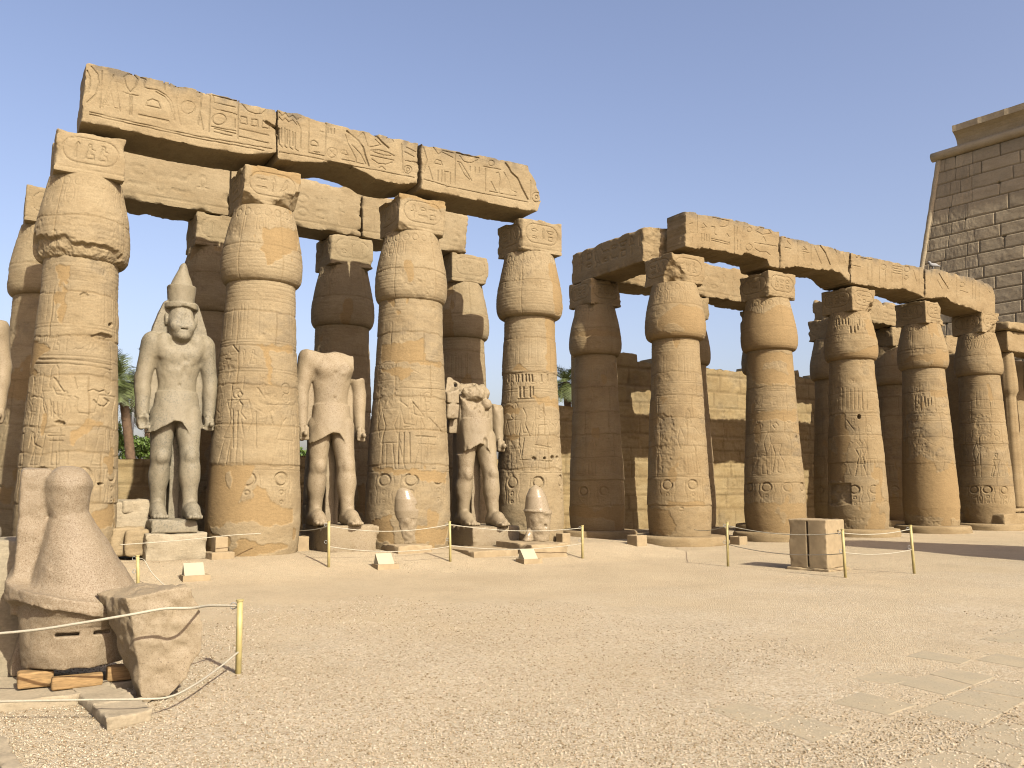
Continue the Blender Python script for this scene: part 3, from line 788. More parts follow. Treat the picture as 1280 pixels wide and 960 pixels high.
B_A = [12.4, 16.42, 20.5, 24.65, 28.3]
B0 = 0.5
B_SPEC = [
 dict(joints=[(846, 465), (847, 494), (848, 522), (849, 557), (850, 597), (850, 632)], emblems=[(834, 606), (866, 606), (808, 606), (889, 606)],
      plaster=[[(838, 627), (879, 625), (882, 633), (834, 633)], [(810, 634), (834, 639), (846, 657), (840, 667), (812, 666)], [(824, 494), (840, 497), (828, 506)]],
      rough=[[(822, 520), (842, 520), (842, 582), (824, 584)]], gouges=[([(850, 634), (854, 634), (854, 636), (850, 636)], .05), ([(849, 638), (855, 638), (855, 639.5), (849, 639.5)], .04)],
      cap_plaster=[[(824, 398), (842, 384), (850, 380), (880, 390), (882, 420), (862, 422), (850, 408)], [(808, 418), (880, 424), (880, 432), (808, 428)]],
      abacus_cut=[cut_noise_plane((-.5, -.5, 7.95), (-.45, -.75, -.5), .09, 2.5, 13)], thresh=.8),
 dict(joints=[(966, 483), (967, 518), (968, 541), (969, 570), (970, 604)], emblems=[(958, 609), (985, 609), (937, 609), (1003, 609)],
      plaster=[[(931, 444), (993, 444), (993, 482), (945, 481)], [(930, 519), (996, 512), (996, 527), (930, 527)], [(926, 628), (1007, 629), (1007, 664), (926, 664)]],
      stone=[[(955, 454), (975, 450), (984, 455), (985, 468), (970, 462), (954, 462)], [(972, 634), (983, 645), (980, 655), (970, 640)]],
      cap_plaster=[[(926, 388), (950, 392), (975, 382), (998, 390), (1000, 445), (924, 445)]],
      lines=[[(965, 531), (970, 528), (973, 532), (969, 536), (965, 531)], [(964, 555), (977, 555), (974, 566), (978, 575)], [(965, 555), (969, 567), (966, 590)], [(972, 575), (972, 590), (976, 591)], [(979, 575), (983, 590)]],
      holes=[(996, 547, 1.6, 2.4)], thresh=.7, abacus_cut=[cut_noise_plane((.0, -.62, 7.64), (0, -.7, -.7), .03, 4, 4)]),
 dict(joints=[(1068, 490), (1069, 516), (1071, 544), (1073, 578), (1075, 628)], emblems=[(1068, 612), (1093, 612)],
      gouges=[([(1036, 605), (1063, 604), (1064, 630), (1042, 633), (1037, 630)], .085)] + [([(x, 485), (x + 1.2, 485), (x + 1.4, 510), (x, 512)], .03) for x in (1047, 1052, 1057, 1062, 1067, 1072, 1077, 1083)],
      lines=[[(1071, 553), (1074, 550), (1077, 554), (1075, 558), (1071, 553)], [(1069, 561), (1084, 560), (1078, 570), (1081, 580), (1071, 580), (1074, 570), (1069, 561)], [(1072, 580), (1069, 595)], [(1079, 580), (1084, 595)], [(1058, 525), (1068, 538)]],
      holes=[(1074, 521, 2, 2.4)], cap_plaster=[[(1060, 442), (1100, 430), (1100, 455), (1033, 455)], [(1080, 400), (1096, 402), (1100, 425), (1086, 420)]],
      cap_gouges=[([(x, y), (x + 1.6, y), (x + 2.2, y + 8), (x + .6, y + 8)], .05) for x, y in ((1044, 399), (1047, 398), (1051, 397), (1055, 397), (1059, 398), (1073, 399), (1077, 401), (1062, 408), (1067, 408), (1071, 405), (1080, 405))],
      plaster=[[(1030, 560), (1058, 570), (1055, 603), (1030, 600)]], thresh=.75, abacus_cut=[cut_noise_plane((.4, -.6, 7.85), (.45, -.75, -.5), .08, 2.8, 23)]),
 dict(joints=[(1160, 490), (1161, 517), (1163, 547), (1164, 579)], emblems=[],
      gouges=[([(x, y), (x + 1.3, y), (x + 1.6, y + h_), (x + .4, y + h_)], .05) for x, y, h_ in ((1143, 495, 18), (1147, 493, 12), (1150, 496, 17), (1155, 496, 12), (1159, 498, 10), (1163, 497, 9))],
      plaster=[[(1128, 585), (1150, 568), (1168, 578), (1172, 590), (1195, 582), (1204, 650), (1128, 640)], [(1160, 488), (1190, 486), (1190, 496), (1165, 496)], [(1130, 440), (1190, 437), (1190, 460), (1130, 460)]],
      rough=[[(1145, 590), (1190, 585), (1192, 600), (1150, 606)], [(1160, 634), (1185, 636), (1180, 658), (1158, 655)]], cap_plaster=[[(1126, 455), (1188, 452), (1186, 440), (1140, 446)]], thresh=.7,
      abacus_cut=[cut_noise_plane((.2, -.61, 8.0), (.3, -.9, .1), .06, 3, 33)]),
 dict(joints=[(1228, 500), (1230, 528), (1232, 555), (1234, 582), (1236, 608)], emblems=[(1234, 612), (1217, 612), (1256, 613)],
      lines=[[(1243, 568), (1247, 567), (1246, 573), (1243, 568)], [(1241, 575), (1250, 575), (1247, 583), (1249, 595)], [(1242, 576), (1244, 585), (1241, 596)]],
      rough=[[(1220, 522), (1238, 522), (1236, 545), (1222, 545)]], thresh=.7, abacus_cut=[cut_noise_plane((.3, -.55, 7.9), (.3, -.8, -.4), .08, 3, 43)]),
]
B_LAB = ['column at the left corner of the further colonnade, on a low round base', 'further-row column with a smooth plastered capital, behind the yellow post and the pier', 'further-row column with square notch in its shaft, right of the pier',
         'further-row column with worn patched lower half, emblem rings gone', 'last front column on the right, half shaded beside the barque shrine']
for i in range(5):
    build_column(B_LAB[i], B_A[i], B0, 30 + i, 1.05 - .01 * i, 0.017, True, dict(B_SPEC[i], ks=(.97, .99, 1.04, 1.035, 1.04)[i]), 'front columns of the further colonnade', mat=SAND_B)
BB = B0 + BACK_B
build_column('shaded corner column with brown mortar joints, left end of the further colonnade', B_A[0] - .13, BB - .1, 41, 1.02, 0.02, True, dict(ks=.985, emblems=[(729, 614), (755, 614)],
    joints=[(747, 483), (747, 514), (747, 542), (747, 571), (747, 600), (747, 632)], cap_plaster=[[(712, 418), (776, 418), (776, 424), (712, 424)]], plaster=[[(713, 632), (735, 630), (745, 640), (770, 628), (780, 640), (780, 650), (713, 645)]], thresh=.8), 'rear columns of the further colonnade', mat=SAND_B, ab_chip=.07)
BR_LAB = [None, 'rear column glimpsed just right of the further corner column', 'rear column glimpsed behind the plaster-capital column', 'rear column behind the notched column, topped by an abacus with sky beside it', 'rear column in stripes of sun, behind the two right-hand front columns', 'rear column glimpsed left of the last front column']
for i in (1, 2, 3, 4, 5):
    a_ = B_A[i] - (.2 if i == 3 else 0) if i < 5 else 32.2
    build_column(BR_LAB[i], a_, BB, 50 + i, 1.02, 0.03, True, dict(emblems=None, thresh=.6), 'rear columns of the further colonnade', mat=SAND_B, ab_chip=.08)

# ---------------------------------------------------------------- architraves
def beam_from_pixels(label, group, poly, bfront, depth, glyphs, mat, seed, chip=0.032, jit=0.006, fine=.0115, notch=False):
    """a beam whose front outline stands in the upright plane b = bfront; its whole depth is stone"""
    P = [on_b(x, y, bfront) for x, y in poly]
    A = np.array(P); lo, hi = A.min(0), A.max(0)
    ca, cz = (lo[0] + hi[0]) / 2, lo[1]
    P = [(p[0] - ca, p[1]) for p in P]
    hx, hz = fine, fine
    g = Grid((lo[0] - ca - .08, -.08, lo[1] - .08), (hi[0] - ca + .08, depth + .08, hi[1] + .08), (hx, .045, hz))
    sd2 = poly2d(P, g.ax[0][:, None], g.ax[2][None, :]).astype(F4)
    X, Z = np.meshgrid(g.ax[0], g.ax[2], indexing='ij')
    sd2 = sd2 + jit * fbm(X, Z, X * 0 + seed, 9, 3)
    dy = np.maximum(-g.y, g.y - depth)
    a3 = sd2[:, None, :]
    F = np.maximum(a3, dy)
    srt = np.minimum(a3, dy)
    m = np.abs(F) < .12
    i, j, k = np.nonzero(m)
    e = np.exp(np.minimum(srt[m], 0) / .07)
    n1 = fbm(g.ax[0][i], g.ax[1][j], g.ax[2][k], 4.0, 4, seed)
    F[m] += .005 * n1 + chip * e * np.maximum(n1 + .15, 0)
    R = Relief(g.ax[0], g.ax[2])
    for L in glyphs:
        w_, d_ = .0135, .024
        if isinstance(L, tuple): L, w_, d_ = L
        R.stroke([(p[0] - ca, p[1]) for p in (on_b(x, y, bfront) for x, y in L)], w_, d_)
    er = sstep(.35, .8, fbm(X, Z, X * 0, 1.6, 4, seed + 2))
    # weathering runs down from the top edge
    F += ((R.carve * (1 - .5 * er) + er * .012)[:, None, :] * (g.y < .2)).astype(F4)
    if notch:        # the hidden back corner of this beam is broken off where the cross beam meets it
        F = np.maximum(F, -np.maximum(g.x - (lo[0] - ca + .62), .84 - g.y) + 0 * g.z)
    V, Q = g.mesh(F)
    o = W(ca, bfront, 0)
    bx_ = np.clip(((V[:, 0] - V[:, 0].min()) / .15).astype(int), 0, 999); tops = np.zeros(1000); np.maximum.at(tops, bx_, V[:, 2])
    gr = fbm(V[:, 0], V[:, 1], V[:, 2], 3.0, 4, seed) + .5 * fbm(V[:, 0] * 6, V[:, 1], V[:, 2], 1.5, 3, seed)
    grime = np.clip(np.exp(-(tops[bx_] - V[:, 2]) / .13) * (.75 + 1.1 * gr), 0, .85)
    ob = mesh_obj('architrave_beam', local_to_world(V, ca, bfront), Q, mat, None, True, {'grime': grime}, o, 36)
    return tag(ob, label, 'stone beam', group)

def C(cx, cy, rx, ry=None, n=12):
    ry = ry or rx
    return [(cx + rx * math.cos(2 * math.pi * k / n), cy + ry * math.sin(2 * math.pi * k / n)) for k in range(n + 1)]
GA1 = [[(114, 83), (122, 92.5), (124, 104), (120, 117.5), (109, 128)], [(109, 88), (112.5, 96), (113, 105), (110, 115)], [(128, 89), (125, 135)], [(142, 94), (128, 134)], [(145, 102), (150, 139)],
       [(139, 114), (132, 131), (136, 132)], [(139, 117), (142.5, 134), (147.5, 135.6)],
       [(155, 96), (160, 92.5), (167.5, 93), (172.5, 99), (169, 109), (163, 115.6), (157.5, 107.5), (155, 96)], [(153.7, 115), (162.5, 118), (172.5, 119.4)], [(162, 120), (162, 143)], [(164.5, 120), (164.5, 144)],
       [(176, 97), (182.5, 99), (180.6, 104), (180, 109), (185, 110.6), (197.5, 113), (207.5, 119), (214, 126), (217.5, 139), (218, 150)], [(195, 115), (206, 121), (212, 129), (215, 140)],
       [(182.5, 132), (185, 126), (191, 124), (197.5, 127), (201, 135.6), (182.5, 132)], [(173, 143), (211, 151)], [(174, 144.5), (211, 152.5)],
       [(218, 109), (221, 107), (226, 110)], [(222.5, 116), (220, 126), (222.5, 140), (226, 156)], C(235, 134, 9, 8),
       C(249, 118, 3.5), [(252, 122), (250, 141), (247.5, 156)], [(250, 142), (254, 162)], [(257.5, 116), (262.5, 119), (263, 127.5), (261, 165)],
       [(265.6, 119), (296, 126)], [(267, 128), (294, 134)], [(267, 121), (267, 128)], [(267, 135.6), (290, 141), (297, 144)], C(274, 149, 8.7, 7), [(294, 149), (294, 160)],
       [(264, 158), (295, 164)], [(268, 161), (295, 167)], [(268, 165), (290, 170)], [(298, 125), (297.5, 174)], [(302.5, 130), (310, 139), (320, 142.5), (327.5, 142), (334, 136)], ([(301, 127), (337, 134)], .03, .04),
       [(301, 145.6), (308, 147), (309, 155.6), (300, 154), (301, 145.6)], [(315, 149), (322, 150), (322.5, 158), (314, 157), (315, 149)], [(329, 151), (336, 157), (336, 161), (327.5, 159), (329, 151)],
       ([(333, 152.5), (344, 159)], .035, .07), [(299, 161), (336, 169)], [(299, 170.6), (336, 179)], [(112, 140), (160, 151), (250, 171), (340, 186)], [(112, 143), (160, 154), (250, 174), (330, 188)], [(205, 100), (206, 112)], [(212, 100), (212, 108)]]
GA2 = [[(349, 140), (353, 145), (357, 141), (361, 147), (366, 144), (371, 150), (376, 147)], [(349, 146), (353, 151), (357, 148), (361, 153), (366, 150), (371, 156)], [(349, 160), (349, 180), (353, 184)], [(356, 160), (356, 183), (359, 185)], [(362, 163), (362, 184), (366, 187)], [(369, 166), (369, 186), (373, 189)],
       [(352, 160), (352, 178)], [(359, 162), (359, 180)], [(366, 165), (366, 182)], [(371, 152), (376, 160), (376, 185)], [(386, 150), (385.6, 191)], [(407.5, 154), (407, 195)], [(386, 191), (407, 195)], [(388, 181), (389, 177), (393, 175.6), (397, 179), (397.5, 183), (388, 181)], [(392.5, 190), (399, 190.6)], [(400, 164), (404, 165)],
       C(415.6, 190.6, 6.3), [(411, 186), (420, 195)], [(420, 186), (411, 195)], [(425.6, 190.6), (428, 187.5), (432.5, 188), (435, 194), (425.6, 190.6)], [(427.5, 199), (455, 205)],
       ([(434, 164), (440, 169), (447.5, 175), (454, 184), (456, 192.5), (461, 207)], .026, .045), [(432, 169), (435, 179), (441, 190), (445, 197.5), (445.6, 204)], [(440, 181), (451, 192.5), (457.5, 205)], [(455, 167), (460, 182.5)], [(454, 166), (447, 172)],
       ([(464, 165.6), (470, 169), (477.5, 177.5), (486, 185)], .024, .04), [(483, 173), (487.5, 171), (492.5, 177)], [(469, 174), (476, 181), (462.5, 184)],
       [(463, 188), (475, 187.5), (486, 191), (493, 195), (480, 194), (470, 191), (463, 188)], [(463, 194), (492.5, 200.6)], [(465, 199), (472.5, 204), (482.5, 205.6), (490, 203)], [(474, 210), (477.5, 208), (482, 212)], [(502, 180), (504, 216)], C(510, 212, 5), C(510, 212, 2.2), [(507, 201), (522, 203)], [(506, 190), (518, 196)], [(508, 184), (520, 190)],
       [(410, 160), (410, 166)], [(414, 161), (414, 167)], [(418, 161), (418, 167)], [(349, 190), (380, 195), (450, 209), (518, 222)]]
GA3 = [[(569, 190), (569, 231.5)], [(542, 184), (548, 193), (552.5, 190), (566, 197)], [(553, 188), (567, 191.5)], [(543, 204), (546, 199.5), (551, 201), (553, 206.5), (543, 204)], [(548, 213), (547.5, 226)], [(552.5, 213), (552, 227)], [(556, 214), (556, 228)], [(563, 216), (563, 230)], [(536, 208), (541, 225)], [(556, 215), (561, 215)],
       ([(571, 191), (598.5, 197.5)], .026, .035), [(574.5, 194.5), (580.5, 202), (589.5, 203.5), (597, 200)], [(572, 202), (576.5, 203.5), (583.5, 215), (589.5, 225.5), (586.5, 224), (580.5, 218), (576, 209), (572, 202)], [(588, 208), (588, 213)], [(594, 209), (594, 215)], [(599, 210), (599, 216)], C(614.5, 204, 3.6), [(604, 208), (626, 212)], [(607, 211), (607, 239)],
       [(620, 216.5), (623.5, 215.5), (625, 222.5), (624, 242)], [(614, 227), (620, 239)], [(612, 239), (622, 241)], ([(632, 204), (636, 209), (639, 215), (647, 222.5), (653, 236), (660, 249)], .026, .045), [(630, 215), (636, 225.5), (639, 237.5), (645.5, 240.5)], [(626, 242), (645, 245)], [(663.5, 225.5), (663.5, 249.5)], C(671, 246.5, 6), C(671, 246.5, 2),
       [(530, 224), (560, 233), (620, 245), (660, 253)], [(530, 184), (534, 200), (530, 214)]]
blocksA = [
 ('left beam of the nearer front architrave, carved with an ankh and a coiled snake', [(108, 78), (150, 87), (200, 100), (260, 115), (300, 125), (345.5, 136), (345.5, 190), (330, 193), (300, 192), (250, 183), (200, 172.5), (157, 163), (101, 152)], GA1),
 ('middle beam of the nearer front architrave, underside chipped, carved with a tall bird', [(347.3, 137), (380, 143), (420, 156), (470, 167), (523.2, 179), (523.2, 229), (500, 231), (470, 224), (460, 217), (440, 208), (420, 203), (372, 202), (347.3, 200)], GA2),
 ('right beam of the nearer front architrave, ending in a ragged rounded break', [(526.6, 179), (560, 187), (600, 194), (640, 202), (661, 206), (664, 216), (668, 224), (672, 232), (676, 240), (677, 250), (674, 258), (672, 264), (652, 262), (600, 251), (558, 243), (526.6, 236)], GA3)]
for q, (lab, poly, gl) in enumerate(blocksA):
    beam_from_pixels(lab, 'architrave beams of the nearer colonnade', poly, -.61, 1.22, gl, SAND, 60 + q)
rb = random.Random(5)
GB1 = [[(876.5, 284.7), (879.5, 279), (883.5, 284), (876.5, 284.7)], [(872, 269), (872, 291)], [(877, 292), (877, 301)], [(880.5, 292), (880.5, 301)], [(883.5, 293), (883.5, 302)], [(886.5, 293), (886.5, 302)], [(889, 283), (893.6, 284), (893.6, 292.5), (896, 294)], [(907, 295.6), (909, 292), (911.6, 296)], [(889, 298), (912, 303.5)], [(889, 300.3), (912, 306)], [(912, 303), (912, 306)],
       [(890.5, 271.5), (911.5, 276.5), (910, 282), (905, 284), (900, 283)], [(945, 288.6), (950.6, 284.7), (960, 286), (964.7, 291.7), (953.7, 293.3), (945, 288.6)], [(952, 300), (954.5, 296), (957.6, 302)], [(943.6, 303.5), (972, 308)], C(936.5, 309, 4), [(944, 311), (950.6, 315), (958.5, 315), (963, 319)], [(918, 281.5), (918, 317)], [(922, 300), (922, 312)], [(926, 301), (926, 313)], C(937, 287, 3.2), [(930, 283), (928, 292)], [(862, 280), (866, 279)], [(863, 290), (868, 291)], [(866, 296), (866, 303)], [(922, 284), (921, 294)]]
GB2 = [[(997.5, 302), (997.5, 331)], [(1014, 303), (1014, 331)], ([(1023, 303.5), (1032, 316), (1038, 331)], .026, .045), [(1018, 308), (1022, 318), (1027, 330)], [(1003, 312), (1005, 308), (1009, 313), (1003, 312)], [(1000, 314), (1012, 316)], [(1005, 317), (1005, 328)], [(980, 297), (990, 299)], [(981, 309), (989, 311)], [(1049, 315), (1049, 333)], [(984, 301), (988, 306)], [(1042, 308), (1046, 316)], [(1054, 318), (1058, 330)]]
GB3 = [[(1099.4, 328), (1099.4, 358)], C(1105, 334, 3), [(1107, 338), (1107, 352)], [(1115, 330), (1115, 352)], [(1128, 334), (1128, 357)], [(1116, 332), (1127, 334)], [(1116, 335), (1127, 337)], [(1116, 338), (1127, 340)], [(1116, 341), (1127, 343)], C(1134, 336.5, 3.5), C(1133, 347, 2.5), [(1149, 336), (1149, 360)], [(1142, 338), (1146, 352)], [(1076, 322), (1090, 325)], C(1072, 320, 2.2), [(1060, 330), (1076, 334)], [(1085, 330), (1085, 350)], [(1090, 331), (1090, 352)]]
GB4 = [([(1174, 342), (1179, 350), (1186, 361)], .026, .045), [(1172, 350), (1178, 361)], [(1196, 347), (1196, 371)], C(1203, 356, 3), [(1200, 363), (1210, 366)], [(1208, 350), (1206, 360)], [(1216, 352), (1216, 374)], [(1220, 354), (1219, 376)], [(1229, 355), (1238, 366)], [(1165, 338), (1163, 352)], [(1190, 350), (1182, 366)], [(1224, 356), (1224, 376)]]
blocksB = [
 ('first beam on the further front architrave, next to the rough broken corner', [(857, 263), (885, 269), (930, 277), (974.5, 289), (974.5, 336), (962, 332), (959, 324), (931, 316), (927, 319), (900, 313), (878, 310), (876, 312), (857, 308)], GB1),
 ('second beam on the further front architrave, underside badly eaten away', [(976, 294), (1010, 302), (1062.5, 315), (1062.5, 352), (1050, 341), (1040, 338), (1020, 337), (1005, 334), (997, 333), (976, 336)], GB2),
 ('third beam on the further front architrave, with a pigeon above it', [(1064, 316), (1100, 324), (1155.5, 335), (1155.5, 372), (1140, 365), (1130, 362), (1115, 362), (1100, 360), (1085, 357), (1064, 354)], GB3),
 ('last beam on the further front architrave, cut off beside the pylon', [(1157, 336), (1175, 337), (1195, 342), (1225, 350), (1240, 357), (1244, 370), (1244, 392), (1232, 392), (1190, 378), (1184, 372), (1157, 373)], GB4)]
for q, (lab, poly, gl) in enumerate(blocksB):
    beam_from_pixels(lab, 'architrave beams of the further colonnade', poly, B0 - .61, 1.22, gl, SAND_B, 70 + q, chip=.05, jit=.012, fine=.014, notch=(q == 0))

def beam_box(label, group, a0, a1, b0, b1, seed, mat, z0=ZA1 + .012, z1=9.52, h=.035, chip=.09, top=.0, cuts=(), face='b'):
    ca, cb = (a0 + a1) / 2, (b0 + b1) / 2
    hw, hd = (a1 - a0) / 2, (b1 - b0) / 2
    fx, fy = (h, .05) if face == 'b' else (.05, h)
    g = Grid((-hw - .1, -hd - .1, z0 - .1), (hw + .1, hd + .1, z1 + .1), (fx, fy, h))
    F = block_sdf(g, (0, 0, (z0 + z1) / 2), (hw, hd, (z1 - z0) / 2), chip, seed)
    rr = random.Random(seed)
    if face == 'b':
        R = Relief(g.ax[0], g.ax[2]); text_row(R, -hw + .15, hw - .15, z0 + .25, .7, rr, .03, .025)
        R.stroke([(-hw, z0 + .17), (hw, z0 + .17)], .025, .02)
        F += R.carve[:, None, :] * (g.y < -hd + .2)
    else:
        R = Relief(g.ax[1], g.ax[2]); text_row(R, -hd + .15, hd - .15, z0 + .32, .62, rr, .028, .03)
        F += R.carve[None, :, :] * (g.x < -hw + .2)
    if top: F = np.maximum(F, (g.z - z1) + top * (0.6 + fbm(g.x + 0 * F, g.y + 0 * F, g.z * 0 + 0 * F, 1.6, 4, seed)))
    for f in cuts: F = f(g, F, hw)
    V, Q = g.mesh(F)
    P = np.zeros(len(V))
    ob = mesh_obj('architrave_beam', local_to_world(V, ca, cb), Q, mat, None, True, {'plaster': P}, W(ca, cb, 0), 36)
    return tag(ob, label, 'stone beam', group)
b0, b1 = BACK_B - .6, BACK_B + .6
gA = 'architrave beams of the nearer colonnade'
beam_box('rear beam seen under the ankh-carved front beam', gA, A_A[0], A_A[1] - .01, b0, b1, 80, SAND, z1=9.8)
beam_box('rear beam seen between the second and third front columns', gA, A_A[1] + .01, A_A[2] - .02, b0, b1, 81, SAND, z1=9.8)
beam_box('short rear beam whose cut end shows right of the middle front column', gA, A_A[2] + .02, A_A[3] - .05, b0, b1, 82, SAND, z1=9.7)
gB = 'architrave beams of the further colonnade'
b0, b1 = BB - .6, BB + .6
beam_box('rear beam whose lit face peeps under the cross beam', gB, B_A[0] + .1, B_A[1] - .02, b0, b1, 83, SAND_B, z1=9.7)
beam_box('pale ragged rear beam seen below the first further front beam', gB, B_A[1] + .02, B_A[2] + .45, b0, b1, 84, SAND_B, z1=9.78, top=.12, chip=.12)
beam_box('broken rear beam seen between the two columns under the pigeon', gB, B_A[3] - .55, B_A[4] + .1, b0, b1, 85, SAND_B, top=.22, chip=.14)
beam_box('cross beam with shaded carved side, joining the corner columns', gB, B_A[0] - .62, B_A[0] + .55, B0 + .05, BB + .55, 86, SAND_B, face='a', chip=.04, h=.025,
         cuts=(cut_noise_plane((-.62, -1.55, 9), (-.36, -.93, 0), .07, 4.5, 3),))

# ---------------------------------------------------------------- coursed walls as carved sheets with a body behind
def coursed(name, label, cat, o, du, dn, length, top, depth, h, mat, seed, course=(.5, .75), bl=(.9, 1.9), batter=(0, 0), decor=0, holes=0, jd=.03, rough=.02, parent=None, group=None, origin=None, boff=.012, jw=.9, tone=.12):
    """wall from point o running along du, leaning back along dn; top is a height or a function of distance"""
    rr = random.Random(seed)
    U = np.arange(0, length + h, h)
    topf = top if callable(top) else (lambda u: np.full_like(u, top))
    tz = topf(U); zmax = tz.max()
    V = np.arange(0, zmax + h, h)
    R = Relief(U, V)
    z = 0
    while z < zmax:
        hh = rr.uniform(*course); z += hh
        pts = [(u_, z + rr.uniform(-.012, .012)) for u_ in np.arange(0, length + 1, 1.0)]
        R.stroke(pts, max(.03, h * jw), jd, R.J)
        u = rr.uniform(0, bl[0])
        while u < length:
            R.stroke([(u, z - hh), (u + rr.uniform(-.02, .02), z)], max(.028, h * jw * .9), jd, R.J)
            si_, sj_ = R.win(u, min(u + bl[1] * 1.2, length), z - hh, z, 0); R.T[si_, sj_] = rr.random() ** 2 * tone; R.O[si_, sj_] = rr.uniform(-1, 1)
            if rr.random() < holes: R.disc(u + rr.uniform(-.1, .1), z - .03, rr.uniform(.07, .14), .16, rr.uniform(.05, .1))
            u += rr.uniform(*bl)
    if decor:
        u = .6
        while u < length:
            figure(R, u, 1.6, rr.uniform(2.2, 2.5) if zmax > 4 else .8, rr.choice((1, -1)), rr, .035, .03); u += rr.uniform(1.0, 1.6)
        for zz in (1.5, 4.15, 4.25): R.stroke([(0, zz), (length, zz)], .03, .025)
        text_row(R, .2, length, 4.4, .5, rr, .035, .03)
    Ug, Vg = np.meshgrid(U, V, indexing='ij')
    n = fbm(Ug, Vg, Ug * 0, 1.2, 5, seed); n2 = fbm(Ug, Vg, Ug * 0, 6, 3, seed + 1)
    er = sstep(.1, .6, fbm(Ug, Vg, Ug * 0, .7, 4, seed + 5)) * (rough > .02)
    H = rough * n + rough * .35 * n2 + R.O * boff - R.J - R.carve * (1 - .7 * er) - er * rough * (1 + np.abs(n2) * 1.5)
    T = Vg / zmax
    Zw = np.minimum(Vg, tz[:, None] + 0 * Vg)
    du, dn = np.array((*du, 0.0)), np.array((*dn, 0.0))      # dn points into the wall
    Pt = np.array((*o, 0.0)) + Ug[..., None] * du + (-H + batter[1] * Zw)[..., None] * dn + Zw[..., None] * np.array((0, 0, 1.0))
    if batter[0]: Pt = Pt + (batter[0] * Zw * np.clip(1 - Ug / 6.0, 0, 1))[..., None] * du
    nu, nv = len(U), len(V)
    F_ = Pt.reshape(-1, 3)
    B_ = (Pt + (depth - 2 * (-H + batter[1] * Zw) * (batter[1] > 0))[..., None] * dn).reshape(-1, 3) if batter[1] else (Pt + depth * dn).reshape(-1, 3)
    i, j = np.meshgrid(np.arange(nu - 1), np.arange(nv - 1), indexing='ij')
    qf = np.stack([i * nv + j, (i + 1) * nv + j, (i + 1) * nv + j + 1, i * nv + j + 1], -1).reshape(-1, 4)
    n0 = nu * nv
    # back, top, ends: coarse strips
    bidx = [np.arange(nu) * nv, np.arange(nu) * nv + nv - 1]
    Bv = (Pt[:, [0, nv - 1]] + (depth - 2 * batter[1] * Zw[:, [0, nv - 1]])[..., None] * dn).reshape(-1, 3)
    k = np.arange(nu - 1)
    qb = np.stack([n0 + 2 * k + 1, n0 + 2 * k + 3, n0 + 2 * k + 2, n0 + 2 * k], 1)
    qt = np.stack([k * nv + nv - 1, (k + 1) * nv + nv - 1, n0 + 2 * (k + 1) + 1, n0 + 2 * k + 1], 1)
    jj = np.arange(nv - 1)
    allV = np.concatenate((F_, Bv))
    e0 = np.concatenate((np.arange(nv), [n0 + 1, n0])); e1 = np.concatenate((n0 - nv + np.arange(nv), [n0 + 2 * nu - 1, n0 + 2 * nu - 2]))
    faces = [qf, qb, qt]
    me_o = mesh_obj(name, allV, faces, mat, parent, True, {'joint': np.concatenate(((R.J / jd).ravel(), np.zeros(len(Bv)))), 'grime': np.concatenate((np.clip(R.T + .25 * er * (er > .5), 0, .7).ravel(), np.zeros(len(Bv))))}, origin if origin is not None else (*o, 0))
    import bmesh
    bm = bmesh.new(); bm.from_mesh(me_o.data); bm.verts.ensure_lookup_table()
    for e in (e0[::-1], e1):
        try: bm.faces.new([bm.verts[int(t)] for t in e])
        except Exception: pass
    bm.to_mesh(me_o.data); bm.free()
    if parent is None: tag(me_o, label, cat, group)
    return me_o
UV2, NV2 = (UX, UY), (-UY, UX)
def ragged(base, amp, seed, step=None):
    def f(u):
        r = base + amp * fbm(u, u * 0, u * 0, .9, 4, seed)
        if step: r = np.round(r / step) * step + .04 * fbm(u, u * 0, u * 0, 5, 2, seed)
        return r
    return f
WB = 7.6
aw0 = -9.0
coursed('court_wall', 'low ochre wall stump behind the statues of the nearer colonnade', 'wall', W(aw0, WB)[:2], UV2, NV2, 21.55, lambda u: np.where(u < 12.0, 2.42, 2.62) + .05 * fbm(u, u * 0, u * 0, 1.5, 3, 3), .9, .045, WALLM, 91, rough=.05, group='ruined court walls')
ac = on_b(700, 560, WB)[0]
coursed('court_wall', 'middle-height dark wall piece below the single distant palm', 'wall', W(aw0 + 21.57, WB + .1)[:2], UV2, NV2, 2.1, ragged(on_b(710, 507, WB)[1], .06, 7, None), .9, .045, WALLM, 92, decor=1, rough=.03, group='ruined court walls')
coursed('court_wall', 'high carved wall behind the further colonnade, striped with column shadows', 'wall', W(aw0 + 23.69, WB + .2)[:2], UV2, NV2, 34.0, ragged(6.75, .16, 8, .3), 1.2, .05, WALLM, 93, decor=1, rough=.03, group='ruined court walls')

